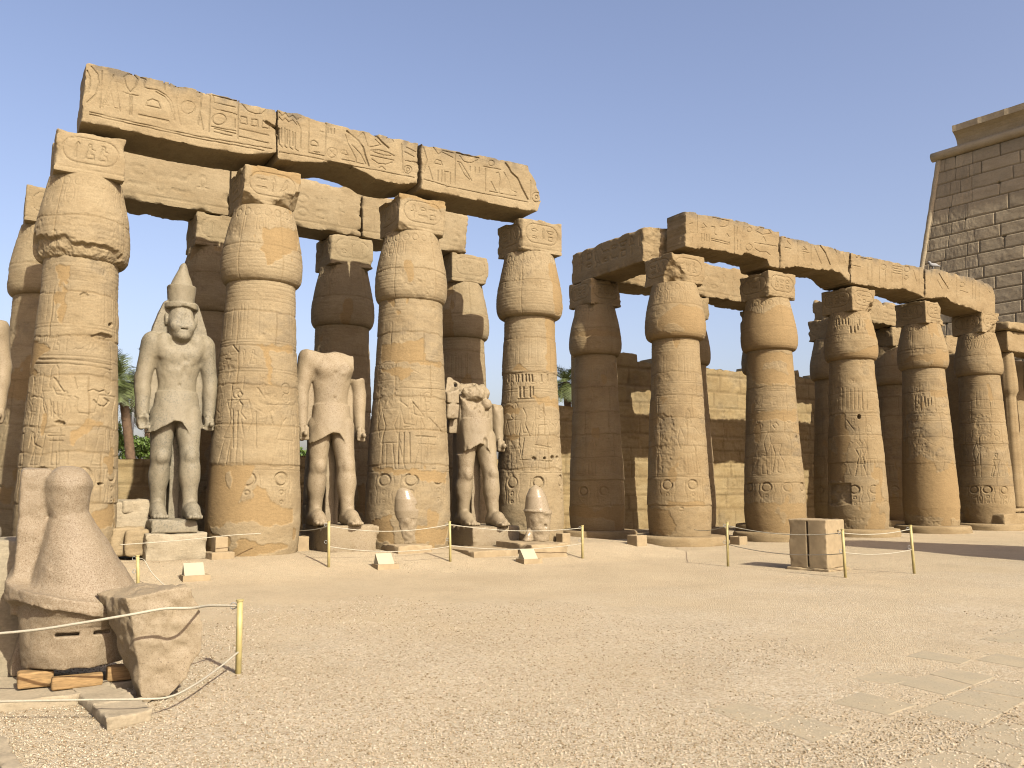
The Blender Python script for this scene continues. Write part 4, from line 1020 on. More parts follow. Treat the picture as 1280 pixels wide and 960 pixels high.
# ---------------------------------------------------------------- the pylon tower
PD = np.array((.616, -.788)); PN = np.array((.788, .616))       # along its face to the right, and into the stone
top_c = on_Y(1172, 198, 53.0)
ZP = top_c[2]
K1, K2 = 0.165, 0.10
p0 = np.array(top_c[:2]) - PD * K1 * ZP - PN * K2 * ZP
pyl = thing('pylon_tower', (p0[0], p0[1], 0), 'tall battered stone pylon tower with overhanging cornice at the right edge', 'pylon')
PLEN = 26.0
def pyl_wall():
    coursed('wall', None, None, p0, PD, PN, PLEN, ZP, 9.0, .05, PYLON, 101, course=(.72, 1.0), bl=(1.1, 3.0), batter=(K1, K2), holes=.2, jd=.085, jw=.62, boff=.006, tone=.4, rough=.018, parent=pyl, origin=(p0[0], p0[1], 0))
pyl_wall()
def tube_mesh(pts, r, n=10):
    pts = np.asarray(pts, float); V = []; m = len(pts)
    r = np.broadcast_to(r, (m,))
    for q in range(m):
        t = pts[min(q + 1, m - 1)] - pts[max(q - 1, 0)]; t /= np.linalg.norm(t)
        up = np.array((0, 0, 1.0)) if abs(t[2]) < .9 else np.array((1.0, 0, 0))
        s = np.cross(t, up); s /= np.linalg.norm(s); w = np.cross(s, t)
        for k in range(n):
            an = 2 * math.pi * k / n; V.append(pts[q] + r[q] * (math.cos(an) * s + math.sin(an) * w))
    q, k = np.meshgrid(np.arange(m - 1), np.arange(n), indexing='ij'); k2 = (k + 1) % n
    Q = np.stack([q * n + k, q * n + k2, (q + 1) * n + k2, (q + 1) * n + k], -1).reshape(-1, 4)
    V = np.array(V + [pts[0], pts[-1]])
    kk = np.arange(n); T = np.concatenate((np.stack([np.full(n, m * n), (kk + 1) % n, kk], 1), np.stack([np.full(n, m * n + 1), (m - 1) * n + kk, (m - 1) * n + (kk + 1) % n], 1)))
    return V, [Q, T]
def P3(xy, z): return np.array((xy[0], xy[1], z))
foot = p0 + PD * .08 + PN * .10
tc = np.array(top_c[:2])
V, Q = tube_mesh([P3(foot + (tc + PD * .08 + PN * .10 - foot) * t, ZP * t) for t in np.linspace(0, 1, 60)], .19 + .012 * np.sin(np.arange(60) * 2.1), 12)
mesh_obj('corner_torus', V, Q, PYLON, pyl, True, None, (p0[0], p0[1], 0))
te = tc + PD * (PLEN - K1 * ZP)
V, Q = tube_mesh([P3(tc - PD * .35 + (te - tc) * t, ZP + .12) for t in np.linspace(0, 1, 40)], .3, 12)
mesh_obj('top_torus', V, Q, PYLON, pyl, True, None, (p0[0], p0[1], 0))
# cavetto cornice: profile swept along the face, outline broken at its left end
prof = [(.05, .2), (.02, .55), (-.06, .8), (-.22, 1.03), (-.46, 1.2), (-.52, 1.22), (-.52, 1.62), (3.0, 1.66), (3.0, .2)]
sx = on_Y(1195, 163, 52.0)
s0 = float((np.array(sx[:2]) - tc) @ PD)
us = np.arange(s0, PLEN - K1 * ZP, .22)
rr = random.Random(4); V = []
for q, u in enumerate(us):
    for w_, z_ in prof:
        wob = .03 * math.sin(u * 3.1) * math.sin(u * 1.3 + z_) - (.07 if q % 7 == 0 and z_ > .9 else 0)
        xy = tc + PD * u + PN * (w_ + wob * .4); V.append((xy[0], xy[1], ZP + z_ + wob * (z_ > 2)))
m_ = len(prof); qi, k = np.meshgrid(np.arange(len(us) - 1), np.arange(m_), indexing='ij'); k2 = (k + 1) % m_
Q = np.stack([qi * m_ + k, (qi + 1) * m_ + k, (qi + 1) * m_ + k2, qi * m_ + k2], -1).reshape(-1, 4)
cor = mesh_obj('cornice', np.array(V), Q[:, ::-1], PYLON, pyl, False, None, (p0[0], p0[1], 0))
import bmesh
bm = bmesh.new(); bm.from_mesh(cor.data); bm.verts.ensure_lookup_table()
bm.faces.new([bm.verts[k] for k in range(m_)]); bm.faces.new([bm.verts[(len(us) - 1) * m_ + k] for k in range(m_)][::-1])
bmesh.ops.recalc_face_normals(bm, faces=bm.faces); bm.to_mesh(cor.data); bm.free()

# ---------------------------------------------------------------- the barque shrine at the right edge and its platform
def block_obj(name, mat, c, h, rot=0.0, hv=.02, chip=.04, seed=1, parent=None, origin=None, cuts=(), z=0.0, attrs=None, extra=None):
    """chipped block in the temple's axes; c = (a, b) of its middle, z its foot, h half sizes"""
    g = Grid((-h[0] - 3 * hv, -h[1] - 3 * hv, -3 * hv), (h[0] + 3 * hv, h[1] + 3 * hv, 2 * h[2] + 3 * hv), hv)
    F = block_sdf(g, (0, 0, h[2]), h, chip, seed)
    for f in cuts: F = f(g, F, h)
    if extra is not None: F = extra(g, F)
    V, Q = g.mesh(F)
    o = origin if origin is not None else W(c[0], c[1], z)
    return mesh_obj(name, local_to_world(V, c[0], c[1], z, rot), Q, mat, parent, True, None, o, 36)
sh = on_z(1262, 664, 0.0)
sa, sb = to_ab(sh[0], sh[1])
so = W(sa, sb, 0)
shr = thing('barque_shrine', so, 'small shrine with cornice and slender papyrus columns, cut by the right edge', 'shrine')
def sh_px(x, y, b): return on_b(x, y, b)
a_left = on_b(1240, 655, sb + .3)[0]
block_obj('platform', SAND_B, (a_left + 4.5, sb + 1.5), (4, 1.4, .32), 0, .05, .05, 3, shr, so)
block_obj('step', SAND_B, (a_left + 4.9, sb + 1.7), (3.75, 1.35, .08), 0, .05, .04, 4, shr, so, z=.645)
acol = on_b(1270, 600, sb + .9)[0]
zc1 = on_b(1270, 432, sb + .9)[1]
for q in range(3):
    zs = np.linspace(.8, zc1 - .35, 60); t_ = (zs - .8) / (zs[-1] - .8)
    rad = np.interp(t_, [0, .08, .5, .72, .74, .8, 1.0], [.27, .30, .26, .24, .33, .34, .25])
    th = np.linspace(0, 2 * math.pi, 48, endpoint=False)
    lob = 1 + .05 * np.abs(np.sin(th * 4))
    V, Qd, T = ring_mesh(th, 0, rad[None, :] * lob[:, None], zs)
    c_ = W(acol + q * 1.9, sb + .95)
    mesh_obj('column', V + [c_[0], c_[1], 0], [Qd, T], SAND_B, shr, True, None, so)
block_obj('lintel', SAND_B, (acol + 3.4, sb + 1.0), (3.9, .42, .42), 0, .045, .04, 6, shr, so, z=zc1 - .36)
block_obj('cornice', SAND_B, (acol + 3.4, sb + 1.0), (4.1, .62, .17), 0, .045, .05, 7, shr, so, z=zc1 + .485)
block_obj('wall', SAND_B, (acol + 3.9, sb + 3.4), (4.1, .7, (zc1 - .9) / 2), 0, .06, .04, 8, shr, so, z=.81)
# unseen tower added for the mosque, shaped to throw the long court shadow
tw = (19.6, 13.0)
towt = thing('shadow_tower', (*tw, 0), 'unseen stone tower standing in for the mosque, shaped to throw the court shadow', 'tower')
V = []
for z, s in ((-.1, 3.4), (5.5, 3.3), (7.5, 2.0), (10.5, 1.2), (12.0, .9)):
    for dx, dy in ((-1, -1), (1, -1), (1, 1), (-1, 1)): V.append((tw[0] + dx * s, tw[1] + dy * s, z))
Q = [[4 * r + k, 4 * r + (k + 1) % 4, 4 * r + 4 + (k + 1) % 4, 4 * r + 4 + k] for r in range(4) for k in range(4)] + [[16, 17, 18, 19]]
mesh_obj('wall', np.array(V), np.array(Q), SAND_B, towt, False, None, (*tw, 0))

# ---------------------------------------------------------------- colossal statues
def on_ground(px, py):
    """first meeting of a pixel ray with the ground sheet"""
    d = ray(px, py); T = np.arange(2.0, 80.0, 0.01)
    X, Y, Z = EYE[0] + d[0] * T, EYE[1] + d[1] * T, EYE[2] + d[2] * T
    k = int(np.argmax(Z <= ground_z(X, Y)))
    return np.array((X[k], Y[k], float(ground_z(X[k:k + 1], Y[k:k + 1])[0])))
def ecyl(g, c, rx, ry):
    return ((np.sqrt(((g.x - c[0]) / rx) ** 2 + ((g.y - c[1]) / ry) ** 2) - 1) * np.minimum(rx, ry)).astype(F4)
HEM = [(-.62, 1.66), (-.5, 1.69), (-.3, 1.80), (-.12, 1.89), (.05, 1.88), (.15, 1.76), (.26, 1.60), (.33, 1.68), (.5, 1.76), (.7, 1.78)]
def statue_body(g, arms=(1, 1), kw=1.0):
    legs = smin(cone(g, (-.28, .02, 2.0), (-.30, .0, 1.2), .31, .21), cone(g, (-.30, .0, 1.22), (-.31, .10, .24), .215, .16), .05)
    legs = smin(legs, ell(g, (-.305, .09, .86), (.235, .24, .36)), .08)
    legs = smin(legs, ell(g, (-.30, -.17, 1.20), (.13, .08, .13)), .05)
    l2 = smin(cone(g, (.26, -.1, 2.0), (.28, -.36, 1.2), .31, .21), cone(g, (.28, -.36, 1.22), (.31, -.46, .24), .215, .16), .05)
    l2 = smin(l2, ell(g, (.295, -.38, .86), (.235, .24, .36)), .08)
    l2 = smin(l2, ell(g, (.28, -.54, 1.20), (.13, .08, .13)), .05)
    def foot(x, y):
        f = smin(cone(g, (x, y + .14, .14), (x, y - .25, .15), .165, .15), cone(g, (x, y - .2, .14), (x, y - .54, .065), .165, .09), .1)
        f = smin(f, cone(g, (x - .05, y - .4, .05), (x + .05, y - .4, .05), .13, .13, 1.0), .06)
        f = np.maximum(f, -(g.z + .0))
        for k in range(5):
            xx = x + (-.13 + .065 * k); ln = (.62, .64, .62, .59, .55)[k] if x > 0 else (.55, .59, .62, .64, .62)[k]
            f = smin(f, cone(g, (xx, y - .42, .06), (xx, y - ln, .05), .046, .042), .008)
        return f
    F = np.minimum(smin(legs, foot(-.32, .08), .09), smin(l2, foot(.32, -.48), .09))
    # leg panel and back pillar of the same stone
    F = smin(F, boxd(g, (.06, .26, .95), (.12, .22, 1.0), .02), .03)
    F = smin(F, boxd(g, (0, .44, 1.85), (.38, .15, 1.86), .02), .04)
    t = np.clip((g.z - 1.6) / .9, 0, 1)
    kilt = ecyl(g, (0, -.04 - .06 * (1 - t)), (.60 - .15 * t) * (1 + (kw - 1) * (1 - t)), .43 - .12 * t)
    hem = np.interp(g.ax[0], [h[0] for h in HEM], [h[1] for h in HEM]).astype(F4)[:, None, None]
    kilt = np.maximum(np.maximum(kilt, hem - g.z), g.z - 2.5)
    F = np.minimum(F, kilt)
    torso = smin(ell(g, (0, .04, 2.5), (.44, .30, .42)), ell(g, (0, .03, 3.05), (.50, .31, .58)), .16)
    torso = smin(torso, cone(g, (-.52, .06, 3.44), (.52, .06, 3.44), .20, .20), .14)
    torso = smin(torso, ell(g, (-.23, -.15, 3.25), (.25, .16, .18)), .12); torso = smin(torso, ell(g, (.23, -.15, 3.25), (.25, .16, .18)), .12)
    F = smin(F, torso, .03)
    belt = np.maximum(ecyl(g, (0, -.0), .475, .335), np.abs(g.z - 2.42) - .055)
    F = smin(F, belt, .015)
    navel = np.sqrt((g.x) ** 2 + (g.y + .27) ** 2 + (g.z - 2.62) ** 2) - .04
    F = smax(F, -navel, .02)
    for s, on in zip((-1, 1), arms):
        if not on: continue
        A = smin(cone(g, (s * .62, .05, 3.44), (s * .77, .08, 2.75), .23, .18), cone(g, (s * .77, .08, 2.75), (s * .76, -.03, 2.06), .18, .14), .05)
        A = smin(A, ell(g, (s * .77, .03, 2.5), (.16, .16, .26)), .06)
        fist = ell(g, (s * .76, -.06, 1.88), (.135, .18, .16))
        for k in range(4): fist = smin(fist, cone(g, (s * .66, -.2, 1.97 - .065 * k), (s * .82, -.19, 1.96 - .065 * k), .045, .04), .015)
        fist = smin(fist, cone(g, (s * .70, -.2, 2.0), (s * .70, -.23, 1.84), .05, .045), .02)
        fist = smin(fist, cone(g, (s * .76, -.05, 1.86), (s * .76, -.34, 1.86), .055, .055), .02)
        A = smin(A, fist, .05)
        F = smin(F, A, (.04 + .16 * sstep(2.85, 3.35, g.z)).astype(F4))
        F = np.minimum(F, boxd(g, (s * .56, .13, 2.75), (.2, .10, .72), .02))
    return F
def ngrid(g, F, s, o, seed):      # noise over a whole grid, coarse
    return fbm(g.x + 0 * F, g.y + 0 * F, g.z + 0 * F, s, o, seed)
def place_statue(root, name, g, F, a, b, z, k, mat, attrs=None, sx=.83):
    V, Q = g.mesh(F)
    return mesh_obj(name, local_to_world(V * np.array((k * sx, k * .92, k)), a, b, z), Q, mat, root, True, attrs, tuple(root.location))
def pedestal_px(root, name, L, Rr, top, bf, depth, mat, seed, zdrop=.06, chip=.05, h=.022, margin=0.0):
    aL, z0 = on_b(*L, bf); aR, z0b = on_b(*Rr, bf); _, z1 = on_b(*top, bf)
    z0 = min(z0, z0b) - zdrop
    block_obj(name, mat, ((aL + aR) / 2, bf + depth / 2), ((aR - aL) / 2 + margin, depth / 2, (z1 - z0) / 2), 0, h, chip, seed, root, tuple(root.location), z=z0)
    return (aL + aR) / 2, z1

# --- the crowned statue
BF = -.86
a1, _ = on_b(219, 700, BF)
st1 = thing('royal_statue', W(a1, 0, .2), 'grey standing king statue with tall double crown and battered face', 'statue', 'standing colossi between the columns')
pedestal_px(st1, 'pedestal', (181, 701), (258, 697), (200, 667), BF, 1.75, PALE, 201)
_, zs1 = pedestal_px(st1, 'plinth', (189, 667), (247, 662), (200, 649.5), BF + .06, 1.6, GREY, 202, zdrop=-.0, chip=.05)
g = Grid((-1.06, -1.22, -.03), (1.06, .68, 5.25), .021)
F = statue_body(g, kw=1.14)
F = smin(F, cone(g, (0, .05, 3.4), (0, .0, 3.8), .24, .22), .1)
w = np.interp(g.ax[2], [3.40, 3.55, 3.75, 4.1, 4.35], [.68, .68, .62, .49, .40]).astype(F4)[None, None, :]
nem = smax(np.maximum(np.abs(g.x) - w, np.maximum(-.06 - g.y, g.y - .36)), np.maximum(3.52 - g.z, g.z - 4.36), .05)
nem = smax(nem, (np.sqrt((g.x / .68) ** 2 + ((g.y - .05) / .45) ** 2 + ((g.z - 3.7) / .78) ** 2) - 1) * .45, .05)
head = smin(ell(g, (0, -.10, 3.90), (.31, .33, .40)), ell(g, (0, -.22, 3.68), (.24, .2, .2)), .10)
band = np.maximum(ecyl(g, (0, .02), .40, .40), np.abs(g.z - 4.23) - .06)
head = smin(head, band, .05)
for s in (-1, 1):
    head = smin(head, ell(g, (s * .335, -.06, 3.95), (.05, .09, .14)), .02)
    head = smin(head, ell(g, (s * .17, -.33, 3.80), (.12, .1, .12)), .08)
    head = smax(head, -ell(g, (s * .135, -.46, 4.03), (.085, .07, .03)), .03)
head = smax(head, -boxd(g, (.02, -.44, 3.73), (.09, .08, .012), .006), .012)
head = smin(head, ell(g, (.01, -.34, 3.60), (.15, .10, .09)), .05)
patch = np.exp(-((g.x - .03) ** 2 + ((g.z - 4.0) / 1.1) ** 2) / .03) * (g.y < 0) * sstep(3.78, 3.86, g.z)
i_, j_, k_ = np.nonzero(np.abs(head) < .12)
head[i_, j_, k_] += (np.broadcast_to(patch, head.shape)[i_, j_, k_] * (.045 + .035 * fbm(g.ax[0][i_], g.ax[1][j_], g.ax[2][k_], 8, 4, 4))).astype(F4)
F = np.minimum(F, smin(nem, head, .02))
lap = np.minimum(ell(g, (-.38, -.16, 3.46), (.17, .12, .22)), ell(g, (.38, -.16, 3.46), (.17, .12, .22)))
F = smin(F, lap, .08)
chestn = np.exp(-(g.x ** 2 + (g.z - 3.0) ** 2) / .12) * (g.y < 0)
i_, j_, k_ = np.nonzero(np.abs(F) < .1)
F[i_, j_, k_] += (np.broadcast_to(chestn, F.shape)[i_, j_, k_] * .022 * fbm(g.ax[0][i_], g.ax[1][j_], g.ax[2][k_], 7, 3, 14)).astype(F4)
red = np.maximum(ecyl(g, (0, .03), .30 + .04 * (g.z - 4.25) / .4, .30 + .04 * (g.z - 4.25) / .4), np.maximum(4.2 - g.z, g.z - 4.66))
whit = np.maximum(cone(g, (0, .04, 4.62), (.02, .05, 5.04), .29, .10), 4.60 - g.z)
whit = smin(whit, cone(g, (.03, .04, 5.0), (.04, .04, 5.10), .085, .06), .05)
F = smin(F, np.minimum(smin(red, boxd(g, (0, .3, 4.4), (.2, .1, .3), .03), .04), whit), .015)
F = smax(F, -(np.sqrt((g.x + .78) ** 2 + (g.y + .32) ** 2 + (g.z - 1.86) ** 2) - .14), .03)
F = g.noise_near(F, 5.0, .010, 4, 3.1)
k1 = (on_b(226, 328, 0.0)[1] - zs1) / 5.14
place_statue(st1, 'body', g, F, a1 + .05, .04, zs1 - .01, k1, GREY)

# --- the headless statue
a2, _ = on_b(441, 690, BF)
st2 = thing('royal_statue', W(a2, 0, .2), 'headless buff granite statue whose left upper arm is broken away', 'statue', 'standing colossi between the columns')
_, zs2 = pedestal_px(st2, 'pedestal', (409, 691), (474, 687), (440, 657), BF, 1.8, BUFF, 211, chip=.06)
g = Grid((-1.06, -1.22, -.03), (1.06, .68, 3.8), .021)
F = statue_body(g)
d = plane(g, (0, 0, 3.62), (.04, -.02, 1)); i_ = np.abs(d + 0 * F) < .25
F = smax(F, (d + .05 * ngrid(g, F, 2.5, 3, 2)).astype(F4), .05)
F = smax(F, -(boxd(g, (.86, -.1, 3.55), (.36, .9, .47), .02) + .025 * ngrid(g, F, 6, 3, 17)).astype(F4), .02)
gash = np.exp(-((g.x - .12) ** 2 + (g.z - 3.22) ** 2) / .05) * (g.y < -.05)
i_, j_, k_ = np.nonzero(np.abs(F) < .1)
F[i_, j_, k_] += (np.broadcast_to(gash, F.shape)[i_, j_, k_] * (.015 + .035 * fbm(g.ax[0][i_], g.ax[1][j_], g.ax[2][k_], 7, 3, 8))).astype(F4)
F = g.noise_near(F, 4.0, .009, 4, 5.1)
k2 = (on_b(400, 437, 0.0)[1] - zs2) / 3.64
place_statue(st2, 'body', g, F, a2 - .24, .04, zs2 - .01, k2, BUFF)

# --- the statue with the shattered chest
a3, _ = on_b(621, 690, BF)
st3 = thing('royal_statue', W(a3, 0, .2), 'statue with shattered chest and broken arm, between the two right-hand columns of the nearer row', 'statue', 'standing colossi between the columns')
_, zs3 = pedestal_px(st3, 'pedestal', (591, 687), (649, 684), (620, 658), BF, 1.8, BUFF, 221, chip=.05)
g = Grid((-1.06, -1.22, -.03), (1.06, .72, 3.7), .021)
F = statue_body(g)
n3 = ngrid(g, F, 2.2, 4, 12); n5 = ngrid(g, F, 6.0, 3, 15)
F = smax(F, (plane(g, (0, -.02, 2.98), (.12, -.74, .66)) + .12 * n3 + .03 * n5).astype(F4), .03)          # chest sheared off towards the front
F = smax(F, (plane(g, (0, .5, 3.30), (.22, 0, 1)) + .10 * n3).astype(F4), .03)
F = smax(F, -np.maximum(boxd(g, (-.78, -.1, 2.1), (.3, .6, .44), .03), -1e3) .astype(F4), .02)     # lower right arm gone
F = smax(F, -(boxd(g, (-.53, -.2, 2.75), (.05, .6, .6), .02)).astype(F4), .02)
arm = boxd(g, (-.76, .08, 2.86), (.19, .2, .40), .06)
arm = smax(arm, (plane(g, (-.76, 0, 3.18), (-.3, -.3, 1)) + .07 * n3).astype(F4), .03)
arm = np.maximum(arm, -boxd(g, (-.8, -.12, 2.82), (.25, .1, .018), .005))
F = np.minimum(F, arm)
F = smin(F, boxd(g, (-.60, .25, 2.7), (.12, .08, .55), .02), .02)
F = smin(F, (ell(g, (-.14, -.02, 3.08), (.36, .24, .20)) + .09 * n3 + .05 * n5).astype(F4), .04)
F = smin(F, (ell(g, (.22, .04, 3.12), (.24, .2, .16)) + .08 * n3 + .05 * n5).astype(F4), .03)
F = smin(F, ell(g, (.28, -.16, 2.85), (.16, .14, .14)), .03)
F = smax(F, -cone(g, (-.2, -.34, 2.86), (.25, -.38, 2.88), .035, .03), .02)
F = smax(F, -cone(g, (-.05, -.38, 2.62), (.4, -.34, 2.48), .025, .03), .02)
F = smax(F, -(ell(g, (-.50, -.36, 1.80), (.07, .12, .16)) + .06 * n3).astype(F4), .03)
F = smax(F, -(ell(g, (.06, -.50, 1.90), (.05, .10, .12)) + .06 * n3).astype(F4), .02)
F = smax(F, -(boxd(g, (.72, -.2, 3.3), (.3, .6, .42), .02) + .05 * n3).astype(F4), .03)
F = g.noise_near(F, 4.5, .012, 4, 9.1)
k3 = (on_b(578, 484, 0.0)[1] - zs3) / 3.22
place_statue(st3, 'body', g, F, a3 - .10, .04, zs3 - .01, k3, BUFF)

# --- the statue cut by the left edge
g = Grid((-1.06, -1.22, -.03), (1.06, .68, 3.8), .035)
F = statue_body(g)
F = smax(F, plane(g, (0, 0, 3.60), (.0, 0, 1)) + 0 * F, .05)
F = g.noise_near(F, 4.0, .010, 3, 2.1)
a0 = on_b(12, 480, 0.0)[0] - .80
st0 = thing('royal_statue', W(a0, 0, .2), 'pale statue cut by the left edge, only its left arm in the picture', 'statue', 'standing colossi between the columns')
block_obj('pedestal', PALE, (a0, 0), (.7, .9, .5), 0, .04, .05, 231, st0, tuple(st0.location), z=.0)
place_statue(st0, 'body', g, F, a0, .04, .99, 1.04, BUFF)

# ---------------------------------------------------------------- crown fragments on low masonry bases
def step_px(name, label, cat, L, Rr, z0, h, depth, mat, seed, group=None, back=0.0, chip=.04):
    p, q = on_z(*L, z0), on_z(*Rr, z0)
    a_, b_ = to_ab(p[0], p[1]); a2_, b2_ = to_ab(q[0], q[1])
    o = W((a_ + a2_) / 2, b_ + depth / 2, z0 - .1)
    ob = block_obj(name, mat, ((a_ + a2_) / 2, b_ + depth / 2), (abs(a2_ - a_) / 2, depth / 2, h / 2 + .05), 0, .022, chip, seed, None, o, z=z0 - .1)
    tag(ob, label, cat, group)
    return (a_ + a2_) / 2, b_, z0 + h
gS = 'masonry bases in front of the columns'
ax_, bx_, zt1 = step_px('masonry_block', 'low block base under the smooth egg-shaped crown, front of the middle column', 'stone block', (497, 699), (548, 697.5), .12, .28, 1.3, CLAY, 301, gS)
step_px('masonry_block', 'thin paved step before the headless statue', 'stone block', (401, 705), (494, 701), .06, .17, .75, CLAY, 302, gS)
step_px('masonry_block', 'thin block course under the pedestal of the shattered statue', 'stone block', (592, 698), (654, 696), .13, .15, 1.6, CLAY, 303, gS)
ax2, bx2, zt2 = step_px('masonry_block', 'low base with sloping top under the rimmed crown fragment', 'stone block', (664, 698), (722, 697), .10, .30, 1.5, CLAY, 304, gS)
gC = 'crown fragments'
fa, fz = on_b(509, 683, bx_ + .68)
g = Grid((-.45, -.45, -.05), (.45, .45, 1.6), .017)
hh = on_b(505, 605, bx_ + .68)[1] - zt1
prof_z = np.array((0, .1, .3, .55, .75, .9, .97, 1.0)) * hh; prof_r = (.20, .225, .27, .305, .275, .19, .10, .0)
r = np.interp(g.ax[2], prof_z, prof_r).astype(F4)[None, None, :]
cxx = np.interp(g.ax[2], prof_z, (.05, .03, .0, -.02, -.05, -.09, -.11, -.12)).astype(F4)[None, None, :]
F = np.maximum((np.sqrt((g.x - cxx) ** 2 + g.y ** 2) - r) * .85, np.maximum(-g.z, g.z - hh)).astype(F4)
low = (g.z < .42 * hh) * 1.0
F = g.noise_near(F, 7, .018, 4, 3, .15, np.broadcast_to(low, F.shape))
F = smax(F, -boxd(g, (.12, -.28, .62 * hh), (.05, .06, .05), .01), .015)
V, Q = g.mesh(F)
tag(mesh_obj('crown_fragment', local_to_world(V, fa, bx_ + .68, zt1 - .005), Q, GLOSS, None, True, None, W(fa, bx_ + .68, zt1)), 'smooth egg-shaped granite crown fragment with gloss highlight, before the middle column', 'statue fragment', gC)
fa, fz = on_b(673, 676, bx2 + .95)
g = Grid((-.5, -.5, -.05), (.5, .5, 1.6), .017)
hh = on_b(668, 605, bx2 + .95)[1] - zt2
zz = g.ax[2] / hh
r = np.interp(zz, (0, .15, .45, .50, .53, .56, .6, .78, .92, 1.0), (.21, .255, .30, .325, .335, .295, .285, .24, .15, .0)).astype(F4)[None, None, :]
cxx = np.interp(zz, (0, .5, .55, 1), (.02, .0, -.03, -.08)).astype(F4)[None, None, :]
F = np.maximum((np.sqrt((g.x - cxx) ** 2 + g.y ** 2) - r) * .8, np.maximum(-g.z, g.z - hh)).astype(F4)
F = smax(F, -ell(g, (.02, -.27, .26 * hh), (.05, .05, .05)), .02)
F = smin(F, cone(g, (-.3, .0, 0), (-.25, 0, .2), .12, .07), .05)
F = np.maximum(F, -g.z)
F = g.noise_near(F, 8, .012, 4, 6, .15, np.broadcast_to((g.z < .5 * hh) * 1.0, F.shape))
V, Q = g.mesh(F)
tag(mesh_obj('crown_fragment', local_to_world(V, fa, bx2 + .95, zt2 - .005), Q, GLOSS, None, True, None, W(fa, bx2 + .95, zt2)), 'rimmed granite double-crown fragment before the right end column of the nearer row', 'statue fragment', gC)

# --- the big crown fragment in the left foreground
ca, cb = -4.18, -10.22
ZC = .215
g = Grid((-.62, -.62, -.04), (.66, .62, 1.75), .0125)
body = cone(g, (-.10, 0, 1.50), (-.10, 0, 1.42), .185, .17)
body = smin(body, cone(g, (-.09, 0, 1.26), (.05, 0, .50), .150, .445), .07)
body = np.maximum(body, .34 - g.z)
capz = np.interp(g.ax[2], [0, .1, .46], [.385, .41, .44]).astype(F4)[None, None, :]
cap = np.maximum((np.sqrt((g.x - .03) ** 2 + (g.y / .95) ** 2) - capz), np.maximum(-g.z, g.z - .50 + .22 * g.x)).astype(F4)
rim = np.maximum(np.sqrt((g.x - .02) ** 2 + g.y ** 2) - .50, np.abs(g.z - .52 + .22 * g.x) - .05).astype(F4)
rim = np.maximum(rim, g.x + .25 * g.y * 0 - .6)
slab = boxd(g, (-.345 - .02 * np.clip((1.0 - g.z), 0, .5) + 0 * g.x, .18, 1.04), (.11, .22, .62), .03)
slab = smin(slab, cone(g, (-.40, .15, .70), (-.38, -.1, .6), .09, .07), .12)
F = smin(body, slab, .03)
F = smin(F, rim, .10)
F = smin(F, cap, .012)
for sx_, w_ in ((-.045, .085), (.20, .06)):
    F = smax(F, -boxd(g, (sx_, -.42, .285), (w_, .12, .014), .004), .006)
F = g.noise_near(F, 9, .008, 4, 2.7)
e = np.abs(g.z - .47 + .22 * g.x) < .04
F = g.noise_near(F, 14, .006, 3, 5.7, .1, np.broadcast_to(e * 1.0, F.shape))
V, Q = g.mesh(F); V[:, 2] *= .955
tag(mesh_obj('crown_fragment', local_to_world(V, ca, cb, ZC, math.radians(-4)), Q, PINK, None, True, None, W(ca, cb, ZC)), 'large speckled pink granite double crown resting on timbers in the left foreground', 'statue fragment', gC)

def slab_px(name, label, cat, pts, ztop, thick, mat, seed, group=None, h=.014, chip=.02, kind=None):
    """flat stone whose top outline lies in the plane z = ztop"""
    P = [on_z(x, y, ztop)[:2] for x, y in pts]; A = np.array(P); c = A.mean(0)
    P = [tuple(p - c) for p in A]; lo, hi = A.min(0) - c, A.max(0) - c
    g = Grid((lo[0] - .05, lo[1] - .05, -thick - .04), (hi[0] + .05, hi[1] + .05, .04), (h, h, min(h, .012)))
    sd_ = poly2d(P, g.ax[0][:, None], g.ax[1][None, :]).astype(F4)
    F = smax(sd_[:, :, None] + 0 * g.z, np.maximum(g.z, -thick - g.z) + 0 * sd_[:, :, None], .008)
    e = np.exp(np.minimum(np.minimum(sd_[:, :, None] + 0 * g.z, g.z + 0 * F), 0) / .03)
    F = g.noise_near(F, 7, chip, 4, seed, .08, e)
    F = g.noise_near(F, 3, .004, 3, seed + 1, .08)
    V, Q = g.mesh(F)
    o = (c[0], c[1], ztop)
    ob = mesh_obj(name, V + np.array(o), Q, mat, None, True, None, o, 36)
    return tag(ob, label, cat, group, kind)
slab_px('concrete_slab', 'long flat stone slab under the timbers and the pink crown', 'slab', [(-90, 858), (20, 846), (120, 838), (188, 836), (180, 846), (92, 869), (0, 877), (-90, 884)], .075, .1, CONC, 401, h=.018)
slab_px('paving_slab', 'loose paving slab next to the pink crown, upper of two', 'slab', [(88, 858.5), (127, 851), (173, 872), (116, 880)], .085, .085, CONC, 402, 'loose paving slabs by the granite shard')
slab_px('paving_slab', 'loose paving slab lying nearest the viewer below the granite shard', 'slab', [(117.5, 881.5), (175, 873.5), (191, 887), (135, 899)], .085, .085, CONC, 403, 'loose paving slabs by the granite shard')
slab_px('kerb_stone', 'narrow kerb stone in the bottom left corner', 'kerb stone', [(-14, 915), (8, 921), (44, 985), (14, 990)], .09, .12, CONC, 404)
gT = 'timbers under the pink crown'
def beam_ab(label, a0, a1, b, z, h, d, seed, rot=0):
    o = W((a0 + a1) / 2, b, z)
    ob = block_obj('timber_beam', WOOD, ((a0 + a1) / 2, b), ((a1 - a0) / 2, d, h / 2), rot, .009, .006, seed, None, o, z=z)
    tag(ob, label, 'timber', gT)
pA = [to_ab(*on_z(x, y, .09)[:2]) for x, y in ((18, 845), (62, 844), (60, 851), (120, 846), (180, 846))]
